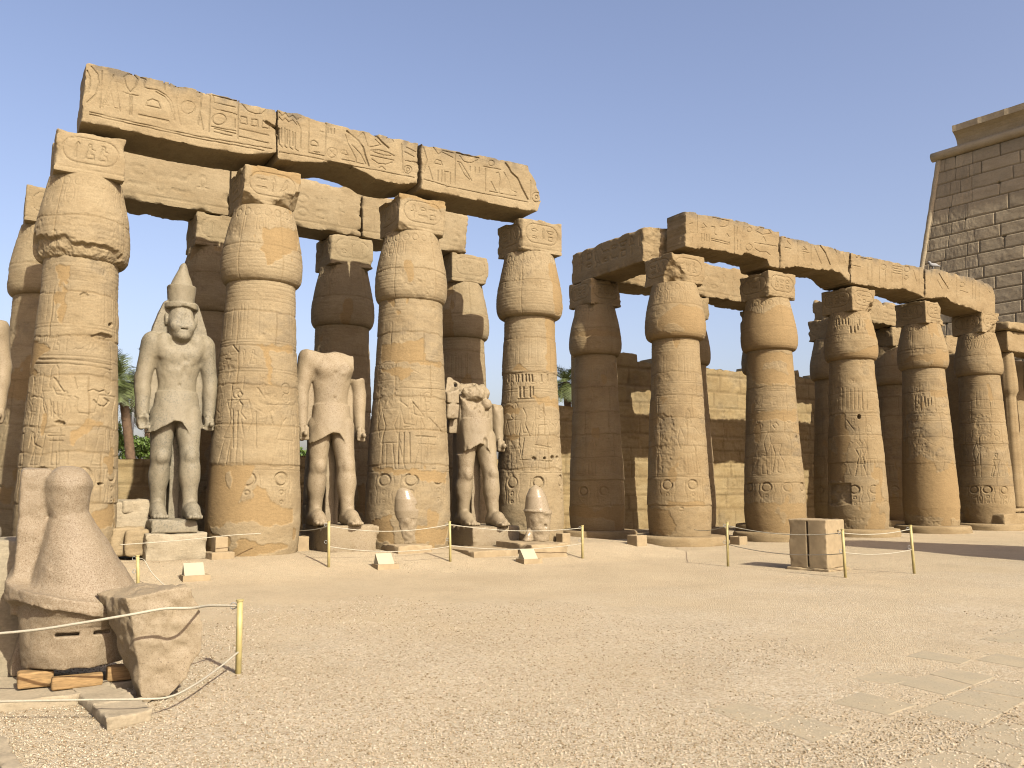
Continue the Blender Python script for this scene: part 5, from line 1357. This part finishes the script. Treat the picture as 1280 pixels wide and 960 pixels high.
beam_ab('short timber under the left side of the pink crown', pA[0][0], pA[1][0], -10.42, .08, .125, .08, 411)
beam_ab('orange timber under the front of the pink crown', pA[2][0], pA[3][0] + .02, -10.62, .08, .095, .05, 412)
beam_ab('timber in shadow behind the granite shard', pA[3][0] + .05, pA[4][0] + .1, -10.52, .08, .125, .06, 413)

# --- the rough granite shard
P = on_z(196, 880, 0.0); ra, rb_ = to_ab(P[0], P[1])
g = Grid((-.5, -.08, -.05), (.48, .68, 1.0), .0125)
poly = [(-.235, .80), (.0, .84), (.22, .855), (.335, .70), (.315, .37), (.2, .19), (.07, .06), (-.10, 0), (-.15, .3), (-.19, .55)]
sd3 = np.stack([poly2d([(x - .36 * y_ * (zq / .8) ** 1.0, zq) for x, zq in poly], g.ax[0][:, None], g.ax[2][None, :]) for y_ in g.ax[1]], 1).astype(F4)
F = np.maximum(sd3, np.maximum(-g.y + .0 + .05 * g.z, g.y - .52 + .2 * (.9 - g.z)))
F = smax(F, plane(g, (0, .0, .845), (.05, -.25, 1)) + 0 * F, .01)
F = g.noise_near(F, 8, .020, 5, 8.3, .2)
F = np.maximum(F, -g.z - .03)
V, Q = g.mesh(F)
tag(mesh_obj('granite_shard', local_to_world(V, ra, rb_, .0), Q, ROCK, None, True, None, W(ra, rb_, 0), 38), 'rough brown granite shard standing on its point behind the rope', 'rock')
# stones at the left edge
def rubble(name, label, cat, c, z, h, seed, mat, rot=0.0, group=None, amp=.05, hv=.02, r=.05, cuts=()):
    g = Grid([-x - .12 for x in h[:2]] + [-.12], [x + .12 for x in h[:2]] + [2 * h[2] + .12], hv)
    F = boxd(g, (0, 0, h[2]), h, r)
    for f in cuts: F = f(g, F, h)
    F = g.noise_near(F, 2.6, amp, 4, seed, .25)
    V, Q = g.mesh(F)
    ob = mesh_obj(name, local_to_world(V, c[0], c[1], z, rot), Q, mat, None, True, None, W(c[0], c[1], z), 38)
    return tag(ob, label, cat, group)
gR = 'broken stones'
zt = 1.17
rubble('stone_block', 'large pale upright block at the left edge, half in the crown\'s shadow', 'stone block', (-5.42, -9.35), 0.02, (1.02, .42, zt / 2), 421, PALE, amp=.02, r=.03,
       cuts=(lambda g, F, h: smax(F, np.sqrt((g.x - .72) ** 2 + (g.z - .86) ** 2 + 0 * g.y) - .36 + np.minimum(0, .0) + np.where((g.x > .72) & (g.z > .86), 0, -9) + 0 * F, .02).astype(F4),))
pS = to_ab(*on_z(33, 846, .08)[:2])
rubble('stone_shard', 'pointed pale granite splinter leaning between the block and the pink crown', 'rock', (pS[0] + .01, pS[1] + .13), .08, (.13, .09, .43), 422, PINK, amp=.015, hv=.014, r=.02,
       cuts=(lambda g, F, h: np.maximum(F, np.maximum(plane(g, (.10, 0, .1), (1, 0, .16)), plane(g, (-.125, 0, .1), (-1, 0, .22))) + 0 * F),))
rubble('stone_lump', 'rounded pale lump on top of the left edge block', 'rock', (-4.85, -9.3), zt, (.12, .1, .07), 423, PALE, amp=.03, hv=.014, group=gR)
rubble('stone_lump', 'small upright stone on the left edge block', 'rock', (-5.12, -9.25), zt - .01, (.06, .06, .10), 424, PALE, .3, amp=.015, hv=.012, group=gR)
# broken blocks between the first column and the crowned statue
def rub_px(label, px, py, bb, h, seed, rot, mat=SAND, name='stone_block', amp=.04):
    a_, z_ = on_b(px, py, bb)
    rubble(name, label, 'stone block', (a_, bb), max(z_, .1), h, seed, mat, rot, 'broken blocks beside the crowned statue', amp)
rub_px('upper broken block left of the crowned statue', 159, 664, .45, (.34, .4, .30), 431, .1, PALE)
rub_px('tilted cap stone on the broken blocks by the crowned statue', 163, 641, .45, (.30, .35, .12), 432, .3, PALE)
rub_px('dark-sided block against the crowned statue\'s pedestal', 170, 694, -.25, (.22, .35, .24), 433, -.1, SAND)
rub_px('lower block left of the crowned statue\'s pedestal', 152, 694, -.1, (.3, .3, .27), 434, .2, SAND)
aL, zL = on_b(0, 664, -1.6)
rubble('stone_block', 'sunlit broken block at the left edge behind the upright block', 'stone block', (aL - .3, -2.2), .0, (.8, .5, .4), 436, PALE, .1, 'broken blocks beside the crowned statue', .05)

# ---------------------------------------------------------------- small plaster boxes, signs, pier
gX = 'small lamp housings by the columns'
def lamp_box(label, px, py, w, h, seed, footing=True):
    p = on_ground(px, py); a_, b_ = to_ab(p[0], p[1])
    t = thing('lamp_housing', W(a_, b_, p[2]), label, 'lamp housing', gX)
    o = tuple(t.location)
    if footing: block_obj('footing', CLAY, (a_, b_ + .2), (w * .9, w * .9, .09), .1, .014, .02, seed, t, o, z=p[2] - .05)
    def hollow(g, F): return smax(F, -boxd(g, (0, 0, h + .02), (w * .32, w * .32, .09), .005), .005)
    block_obj('box', CLAY, (a_, b_ + .2), (w * .5, w * .5, h / 2), .1, .012, .006, seed + 1, t, o, z=p[2] + (.125 if footing else -.03), extra=hollow)
lamp_box('small hollow plaster box on a footing beside the crowned statue\'s pedestal', 277, 699, .25, .30, 501)
lamp_box('small plaster box in shadow left of the headless statue\'s pedestal', 380, 689, .27, .34, 502, False)
lamp_box('small plaster box in front of the first column of the further row', 803, 683, .36, .30, 503, False)
lamp_box('small plaster box in front of the plaster-capital column', 930, 681, .36, .26, 504, False)
lamp_box('small plaster box at the foot of the right end column of the nearer row', 710, 681, .26, .30, 505, False)

def solid(name, pts, faces, mat, parent, a_, b_, z, rot):
    mesh_obj(name, local_to_world(np.array(pts, float), a_, b_, z, rot), [np.array([f]) for f in faces], mat, parent, False, None, tuple(parent.location))
def sign(label, px, py, w, seed, rot=0.0):
    p = on_ground(px, py); a_, b_ = to_ab(p[0], p[1])
    t = thing('information_sign', W(a_, b_, p[2]), label, 'sign', 'low information signs')
    x0, x1 = -w * .7, w * .7
    q = [(x0, 0, -.08), (x1, 0, -.08), (x1, .34, -.08), (x0, .34, -.08), (x0 + .01, .015, .10), (x1 - .01, .015, .10), (x1 - .01, .33, .10), (x0 + .01, .33, .10)]
    solid('base', q, [(0, 3, 2, 1), (4, 5, 6, 7), (0, 1, 5, 4), (1, 2, 6, 5), (2, 3, 7, 6), (3, 0, 4, 7)], CLAY, t, a_, b_, p[2], rot)
    x0, x1 = -w * .58, w * .42
    q = [(x0, .05, .101), (x1, .05, .101), (x1, .29, .101), (x0, .29, .101), (x0, .22, .30), (x1, .22, .30)]
    solid('panel', q, [(0, 1, 5, 4), (1, 2, 5), (2, 3, 4, 5), (3, 0, 4), (0, 3, 2, 1)], SIGN, t, a_, b_, p[2], rot)
sign('low sloping sign before the crowned statue\'s pedestal', 246, 727, .33, 511)
sign('low sloping sign before the egg-shaped crown fragment', 486, 712, .33, 512)
sign('low sloping sign before the rimmed crown fragment', 667, 705, .34, 513)

p = on_ground(1035, 715)
pd_l, pd_r = np.array((-.70, .72)), np.array((.72, .70))
s_ = .80
pc = p[:2] + pd_l * s_ / 2 + pd_r * s_ / 2
zt_ = on_Y(1035, 650, p[1])[2]
pa, pb = to_ab(*pc)
rotp = math.atan2(pd_r[1], pd_r[0]) - ALPHA
pier = thing('brick_pier', (pc[0], pc[1], 0), 'short square plastered pier with a dark vertical slit, beside the yellow posts', 'pier')
h_ = (zt_ - .03) / 2
def slit(g, F):
    F = smax(F, -boxd(g, (-s_ / 2, .0, h_), (.10, .018, h_ * .93), .004), .004)
    F = smax(F, -boxd(g, (.12, -s_ / 2, h_ * 1.5), (.03, .06, .02), .004), .004)
    return F
block_obj('body', CLAY, (pa, pb), (s_ / 2, s_ / 2, h_), rotp, .013, .012, 521, pier, (pc[0], pc[1], 0), z=.03, extra=slit)
block_obj('base', CLAY, (pa, pb), (s_ / 2 + .05, s_ / 2 + .05, .04), rotp, .014, .015, 522, pier, (pc[0], pc[1], 0), z=-.035)

# ---------------------------------------------------------------- rope posts and ropes
POSTS = {}
def post(label, px, py, tpx, tpy, ring=False):
    b_ = on_ground(px, py); t_ = on_Y(tpx, tpy, b_[1])
    root = thing('rope_post', tuple(b_), label, 'post', 'yellow rope posts')
    V, Q = tube_mesh([b_ - (0, 0, .1), b_ + (t_ - b_) * .5, t_], .027, 14)
    mesh_obj('pipe', V, Q, POST, root, True, None, tuple(b_))
    ax = (t_ - b_) / np.linalg.norm(t_ - b_)
    V, Q = tube_mesh([t_ - ax * .004, t_ + ax * .012], .033, 14)
    mesh_obj('cap', V, Q, POST, root, False, None, tuple(b_))
    for fr in ((.93, .55) if not ring else (.93,)):
        c = b_ + (t_ - b_) * fr
        pts = [c + np.array((-.03 - .028 * (1 - math.cos(q)), 0, .028 * math.sin(q))) for q in np.linspace(0, 2 * math.pi, 14)]
        V, Q = tube_mesh(pts, .005, 6)
        mesh_obj('ring', V, Q, STEEL, root, True, None, tuple(b_))
    POSTS[px] = (b_, t_)
post('near yellow post leaning beside the granite shard', 298, 842, 300, 751, True)
post('yellow post half hidden behind the pink crown', 173, 738, 172, 695)
post('yellow post in front of the headless statue', 411, 709, 411, 652)
post('yellow post before the pedestal of the shattered statue', 563, 702, 562, 652)
post('yellow post at the right end of the nearer colonnade', 728, 698, 728, 657)
post('yellow post left of the plastered pier', 910, 708, 909, 653)
post('yellow post against the right side of the plastered pier', 1057, 722, 1053, 662)
post('rightmost yellow post standing alone', 1143, 717, 1138, 657)
gRp = 'barrier ropes'
def rope(label, pts, r=.009, sag=0.0):
    pts = [np.asarray(p, float) for p in pts]
    out = []
    if len(pts) == 2:
        for t in np.linspace(0, 1, 26):
            p = pts[0] * (1 - t) + pts[1] * t; p = p - np.array((0, 0, sag * 4 * t * (1 - t))); out.append(p)
    else:
        n = len(pts)
        for q in range(n - 1):
            p0_, p1_, p2_, p3_ = pts[max(q - 1, 0)], pts[q], pts[q + 1], pts[min(q + 2, n - 1)]
            for t in np.linspace(0, 1, 10, endpoint=(q == n - 2)):
                out.append(.5 * ((2 * p1_) + (p2_ - p0_) * t + (2 * p0_ - 5 * p1_ + 4 * p2_ - p3_) * t * t + (3 * p1_ - p0_ - 3 * p2_ + p3_) * t ** 3))
    V, Q = tube_mesh(out, r, 7)
    tag(mesh_obj('barrier_rope', V, Q, ROPE, None, True, None, tuple(out[0])), label, 'rope', gRp)
def at(k, fr):
    b_, t_ = POSTS[k]; return b_ + (t_ - b_) * fr
rope('pale rope running across the front of the granite shard to the near post', [at(298, .93) + (-.03, 0, 0), on_Y(262, 757, 7.25), on_Y(240, 760, 6.62), on_Y(205, 761, 6.5), on_Y(165, 768, 6.42), on_Y(100, 779, 6.38), on_Y(40, 788, 6.4), on_Y(-40, 795, 6.45)], .010)
rope('slack lower rope trailing on the gravel in front of the granite shard', [at(298, .30), on_Y(272, 836, 7.35), on_Y(243, 856, 6.75), on_Y(212, 871, 6.40), on_Y(175, 874, 6.22), on_Y(100, 875, 6.22), on_Y(0, 877, 6.25), on_Y(-40, 878, 6.3)], .008)
rope('rope hanging from the half-hidden post down to the sand', [at(173, .93), on_Y(180, 700, 14.3), on_Y(190, 716, 14.2), on_Y(205, 731, 14.1), on_ground(214, 738) + (0, 0, .01)], .008)
rope('rope strung low across the crowned statue\'s pedestal', [on_Y(150, 681, 15.6), on_Y(220, 676, 16.0), on_Y(290, 669, 16.6), on_Y(326, 667, 17.0)], .008)
rope('upper rope from the post by the headless statue to the next post', [at(411, .9), at(563, .93)], .008, .12)
rope('lower rope from the post by the headless statue to the next post', [at(411, .45), at(563, .38)], .008, .10)
rope('upper rope in front of the rimmed crown fragment', [at(563, .93), at(728, .93)], .008, .10)
rope('lower rope in front of the rimmed crown fragment', [at(563, .40), at(728, .45)], .008, .10)
rope('short rope left of the post by the headless statue', [at(411, .9), on_Y(372, 663, 18.6)], .008, .03)
rope('upper rope passing in front of the plastered pier', [at(910, .93), at(1057, .93)], .008, .10)
rope('lower rope passing in front of the plastered pier', [at(910, .5), at(1057, .5)], .008, .10)
rope('upper rope between the pier post and the rightmost post', [at(1057, .93), at(1143, .93)], .008, .06)
rope('lower rope between the pier post and the rightmost post', [at(1057, .52), at(1143, .5)], .008, .06)
rope('rope from the leftmost pier post back to the column base', [at(910, .93), on_Y(868, 662, 23.2)], .008, .06)

# ---------------------------------------------------------------- gravel underfoot and the sunken paving
def build_gravel():
    rs = np.random.RandomState(5)
    n = 230000
    r = 3.0 * np.exp(rs.rand(n) * math.log(18.0 / 3.0)); t = (rs.rand(n) * 2 - 1) * .66
    x, y = r * np.sin(t), r * np.cos(t)
    keep = fbm(x, y, x * 0, .5, 4, 3) + .7 * rs.rand(n) - .5 * sstep(0, 4, x) - 1.3 * sstep(7.5, 17.5, r) > -.22
    x, y = x[keep], y[keep]; n = len(x)
    s = (.0034 + .0070 * rs.rand(n) ** 2.6) * np.clip(.75 + .05 * np.hypot(x, y), .8, 1.35)
    base = np.array([(1, 0, 0), (-1, 0, 0), (0, 1, 0), (0, -1, 0), (0, 0, 1), (0, 0, -1)], float)
    V = base[None] * s[:, None, None] * (1 + .45 * (rs.rand(n, 6, 1) - .5)) * np.array((1.15, .95, .65))
    V += (rs.rand(n, 6, 3) - .5) * s[:, None, None] * .4
    an = rs.rand(n) * 6.283; c, s2 = np.cos(an)[:, None], np.sin(an)[:, None]
    X = V[:, :, 0] * c - V[:, :, 1] * s2 + x[:, None]; Y = V[:, :, 0] * s2 + V[:, :, 1] * c + y[:, None]
    Z = V[:, :, 2] + ground_z(x, y)[:, None] + s[:, None] * .35
    f = np.array([(0, 2, 4), (2, 1, 4), (1, 3, 4), (3, 0, 4), (2, 0, 5), (1, 2, 5), (3, 1, 5), (0, 3, 5)])
    T = (np.arange(n)[:, None, None] * 6 + f[None]).reshape(-1, 3)
    m, nt, b = new_mat('pale_pebbles'); nn = N(nt)
    c_ = nn.ramp(nn.attr('tint'), [(0.0, al((0.24, 0.17, 0.10), 1.42)), (0.2, al((0.46, 0.35, 0.23), 1.42)), (0.45, al((0.60, 0.49, 0.36), 1.42)), (0.8, al((0.68, 0.585, 0.46), 1.42)), (1.0, al((0.72, 0.63, 0.51), 1.42))])
    nt.links.new(c_, b.inputs['Base Color'])
    ob = mesh_obj('gravel', np.stack([X, Y, Z], -1).reshape(-1, 3), T, m, None, True, {'tint': np.repeat(rs.rand(n), 6)})
    tag(ob, 'pale loose gravel strewn over the open court', 'gravel', None, 'stuff')
build_gravel()
def crop(x, y): return (880 + x / 3.2, 700 + y / 3.2)
PAVE = [[(510, 565), (625, 525), (845, 578), (740, 617)], [(240, 650), (370, 612), (590, 675), (440, 722)], [(770, 490), (895, 455), (1070, 503), (970, 540)], [(902, 452), (975, 430), (1170, 465), (1078, 500)],
        [(850, 600), (955, 560), (1195, 612), (1110, 660)], [(965, 556), (1060, 520), (1300, 560), (1205, 609)], [(1068, 516), (1160, 480), (1400, 520), (1310, 556)], [(810, 380), (880, 358), (1075, 395), (1030, 412)],
        [(1085, 395), (1170, 370), (1420, 412), (1320, 436)], [(1100, 312), (1290, 262), (1420, 285), (1420, 340), (1190, 325)], [(1070, 690), (1185, 642), (1420, 690), (1300, 762)], [(1000, 758), (1062, 698), (1290, 770), (1260, 840), (1140, 795)],
        [(735, 832), (880, 782), (990, 764), (1120, 795), (1060, 850), (860, 900), (780, 870)], [(20, 590), (150, 560), (330, 620), (200, 660)], [(590, 470), (700, 440), (860, 470), (760, 492)]]
Vp, Qp = [], []
for q, L in enumerate(PAVE):
    P_ = np.array([on_z(*crop(*c), .004)[:2] for c in L]); c0 = P_.mean(0)
    ring = []
    n_ = len(P_)
    for k in range(n_):
        for t in np.linspace(0, 1, 9, endpoint=False):
            p = P_[k] * (1 - t) + P_[(k + 1) % n_] * t
            j = .03 * float(fbm(p[0:1], p[1:2], p[0:1] * 0, 3.5, 3, q)[0]); ring.append(c0 + (p - c0) * (1 + j))
    ring = np.array(ring); m_ = len(ring); o_ = len(Vp)
    levels = [ring] + [c0 + (ring - c0) * f_ for f_ in (.96, .7, .4, .15)]
    for q_, lv in enumerate(levels):
        Vp += [(x, y, z + (.0012 if q_ == 0 else .0042)) for (x, y), z in zip(lv, ground_z(lv[:, 0], lv[:, 1]))]
    Vp += [(x, y, z - .04) for (x, y), z in zip(ring, ground_z(ring[:, 0], ring[:, 1]))]
    zc_ = float(ground_z(c0[0:1], c0[1:2])[0]) + .0042; Vp.append((c0[0], c0[1], zc_))
    for k in range(m_):
        k2_ = (k + 1) % m_
        for lv in range(4): Qp.append((o_ + lv * m_ + k, o_ + lv * m_ + k2_, o_ + (lv + 1) * m_ + k2_, o_ + (lv + 1) * m_ + k))
        Qp.append((o_ + 4 * m_ + k, o_ + 4 * m_ + k2_, o_ + 6 * m_, o_ + 6 * m_))
        Qp.append((o_ + 5 * m_ + k, o_ + 5 * m_ + k2_, o_ + k2_, o_ + k))
Qp = np.array(Qp); tri = Qp[:, 2] == Qp[:, 3]
tag(mesh_obj('pavement', np.array(Vp), [Qp[tri][:, :3], Qp[~tri]], PAVING, None, False), None, None, None, 'structure')

# ---------------------------------------------------------------- palms, shrubs and a lamp beyond the walls
def quad_cloud(name, quads, mat, parent, origin):
    V = np.asarray(quads, float).reshape(-1, 3); n = len(V) // 4
    return mesh_obj(name, V, np.arange(4 * n).reshape(n, 4), mat, parent, False, None, origin)
def palm(label, base, top, flen, nf, seed, group='palms beyond the wall', tr=.2):
    rr = random.Random(seed); base, top = np.array(base, float), np.array(top, float)
    t = thing('palm_tree', tuple(base), label, 'palm')
    t['group'] = group
    mid = (base + top) / 2 + np.array((.18, 0, 0))
    pts = [base * (1 - u) ** 2 + 2 * mid * u * (1 - u) + top * u * u for u in np.linspace(0, 1, 40)]
    V, Q = tube_mesh(pts, [tr * (1.15 - .25 * q / 39) * (1 + .09 * (q % 2)) for q in range(40)], 10)
    mesh_obj('trunk', V, Q, TRUNK, t, True, None, tuple(base))
    quads, dry = [], []
    for k in range(nf):
        az = rr.random() * 6.283; el = rr.uniform(-.55, 1.35); L = flen * rr.uniform(.75, 1.05)
        d = np.array((math.cos(az) * math.cos(el), math.sin(az) * math.cos(el), math.sin(el)))
        p = top.copy(); prev = p; steps = 14
        tgt = dry if el < -.4 else quads
        for q in range(steps):
            d = d + np.array((0, 0, -.085 - .05 * (el < .3))); d /= np.linalg.norm(d)
            nx = p + d * L / steps
            s = np.cross(d, (0, 0, 1)); s /= (np.linalg.norm(s) + 1e-6); up = np.cross(s, d)
            w = .012
            tgt.append((p - s * w, p + s * w, nx + s * w, nx - s * w))
            if q > 1:
                ll = L * .30 * math.sin(math.pi * (q + 1.5) / (steps + 2)) ** .7
                for sd_ in (-1, 1):
                    for f in (0, .5):
                        b_ = p + (nx - p) * f
                        tip = b_ + (s * sd_ * .75 + d * .55 + up * rr.uniform(-.25, .25)) * ll
                        e = d * .028
                        tgt.append((b_ - e, b_ + e, tip + e * .2, tip - e * .2))
            p = nx
    quad_cloud('crown', quads, PALMG, t, tuple(base))
    if dry: quad_cloud('dry_fronds', dry, TRUNK, t, tuple(base))
def P_at(px, py, Y): return on_Y(px, py, Y)
palm('leaning palm with red-brown trunk between the first column and the crowned statue', (*P_at(170, 640, 40)[:2], -.1), P_at(151, 476, 40), 2.3, 46, 601)
palm('further palm with drooping fronds behind the crowned statue\'s arm', (*P_at(186, 640, 50)[:2], -.1), P_at(183, 500, 50), 2.6, 40, 602)
palm('single palm far behind the gap between the two colonnades', (*P_at(711, 640, 60)[:2], -.1), P_at(708, 478, 60), 2.0, 60, 603, tr=.26)
palm('slim bare-trunked palm just left of the crowned statue\'s leg', (*P_at(196, 640, 44)[:2], -.1), P_at(193, 470, 44), 2.0, 30, 604)
def shrub(label, c, r, n, seed, group='shrubs beyond the wall'):
    rr = np.random.RandomState(seed); c = np.array(c, float)
    t = thing('shrub', (c[0], c[1], -.1), label, 'shrub', group)
    quads = []
    lobes = rr.randn(14, 3) * np.array(r) * .42
    for k in range(n):
        lb = lobes[rr.randint(14)]
        v = rr.randn(3); v /= np.linalg.norm(v)
        p = c + lb + v * np.array(r) * .38 * rr.rand() ** .4
        if p[2] < .2: continue
        a_ = rr.randn(3); a_ /= np.linalg.norm(a_); b_ = np.cross(a_, rr.randn(3)); b_ /= np.linalg.norm(b_)
        s = rr.uniform(.07, .13)
        quads.append((p - a_ * s, p - b_ * s * .5, p + a_ * s, p + b_ * s * .5))
    quad_cloud('crown', quads, LEAF, t, (c[0], c[1], -.1))
    for k in range(5):
        e = c + lobes[k] * .8; V, Q = tube_mesh([(c[0] + rr.randn() * .4, c[1], -.1), (c + e) / 2, e], [.09, .06, .03], 6)
        mesh_obj('branch', V, Q, TRUNK, t, True, None, (c[0], c[1], -.1))
c_ = P_at(168, 558, 42); shrub('bright green shrub under the palms left of the crowned statue', c_, (1.5, 1.0, .9), 2600, 611)
c_ = P_at(375, 574, 46); shrub('dark green shrub top showing left of the headless statue\'s fist', c_, (1.4, 1.0, .8), 1800, 612)
c_ = P_at(480, 566, 50); shrub('green shrub sliver left of the middle front column', c_, (1.2, 1.0, .9), 1500, 613)
lp = thing('lamp_post', (*P_at(160, 640, 47)[:2], 0), 'thin grey lamp pole between the palms', 'lamp post')
b_ = np.array(lp.location); t_ = P_at(160, 498, 47)
V, Q = tube_mesh([b_, np.array((b_[0], b_[1], t_[2]))], [.09, .06], 10); mesh_obj('pole', V, Q, STEEL, lp, True, None, tuple(b_))
V, Q = tube_mesh([np.array((b_[0], b_[1], t_[2])) + (0, 0, .0), np.array((b_[0] + .5, b_[1], t_[2] + .15))], [.05, .12], 8); mesh_obj('lamp_head', V, Q, STEEL, lp, True, None, tuple(b_))

# ---------------------------------------------------------------- the pigeon on the further architrave
a_, z_ = on_b(1167, 336, B0)
g = Grid((-.28, -.14, -.02), (.28, .14, .36), .011)
F = ell(g, (0, 0, .16), (.15, .085, .085))
F = smin(F, cone(g, (.10, 0, .20), (.15, 0, .27), .055, .042), .04)
F = smin(F, cone(g, (.15, 0, .28), (.165, 0, .285), .042, .036), .02)
F = smin(F, cone(g, (.19, 0, .28), (.225, 0, .27), .012, .005), .01)
F = smin(F, cone(g, (-.1, 0, .15), (-.25, 0, .12), .05, .02), .04)
for s in (-1, 1): F = smin(F, cone(g, (.02, s * .035, .1), (.03, s * .035, .0), .014, .012), .01)
V, Q = g.mesh(F)
tag(mesh_obj('pigeon', local_to_world(V, a_, B0, z_ - .02, 2.6), Q, BIRD, None, True, None, W(a_, B0, z_)), 'small grey pigeon perched on the further architrave', 'bird')
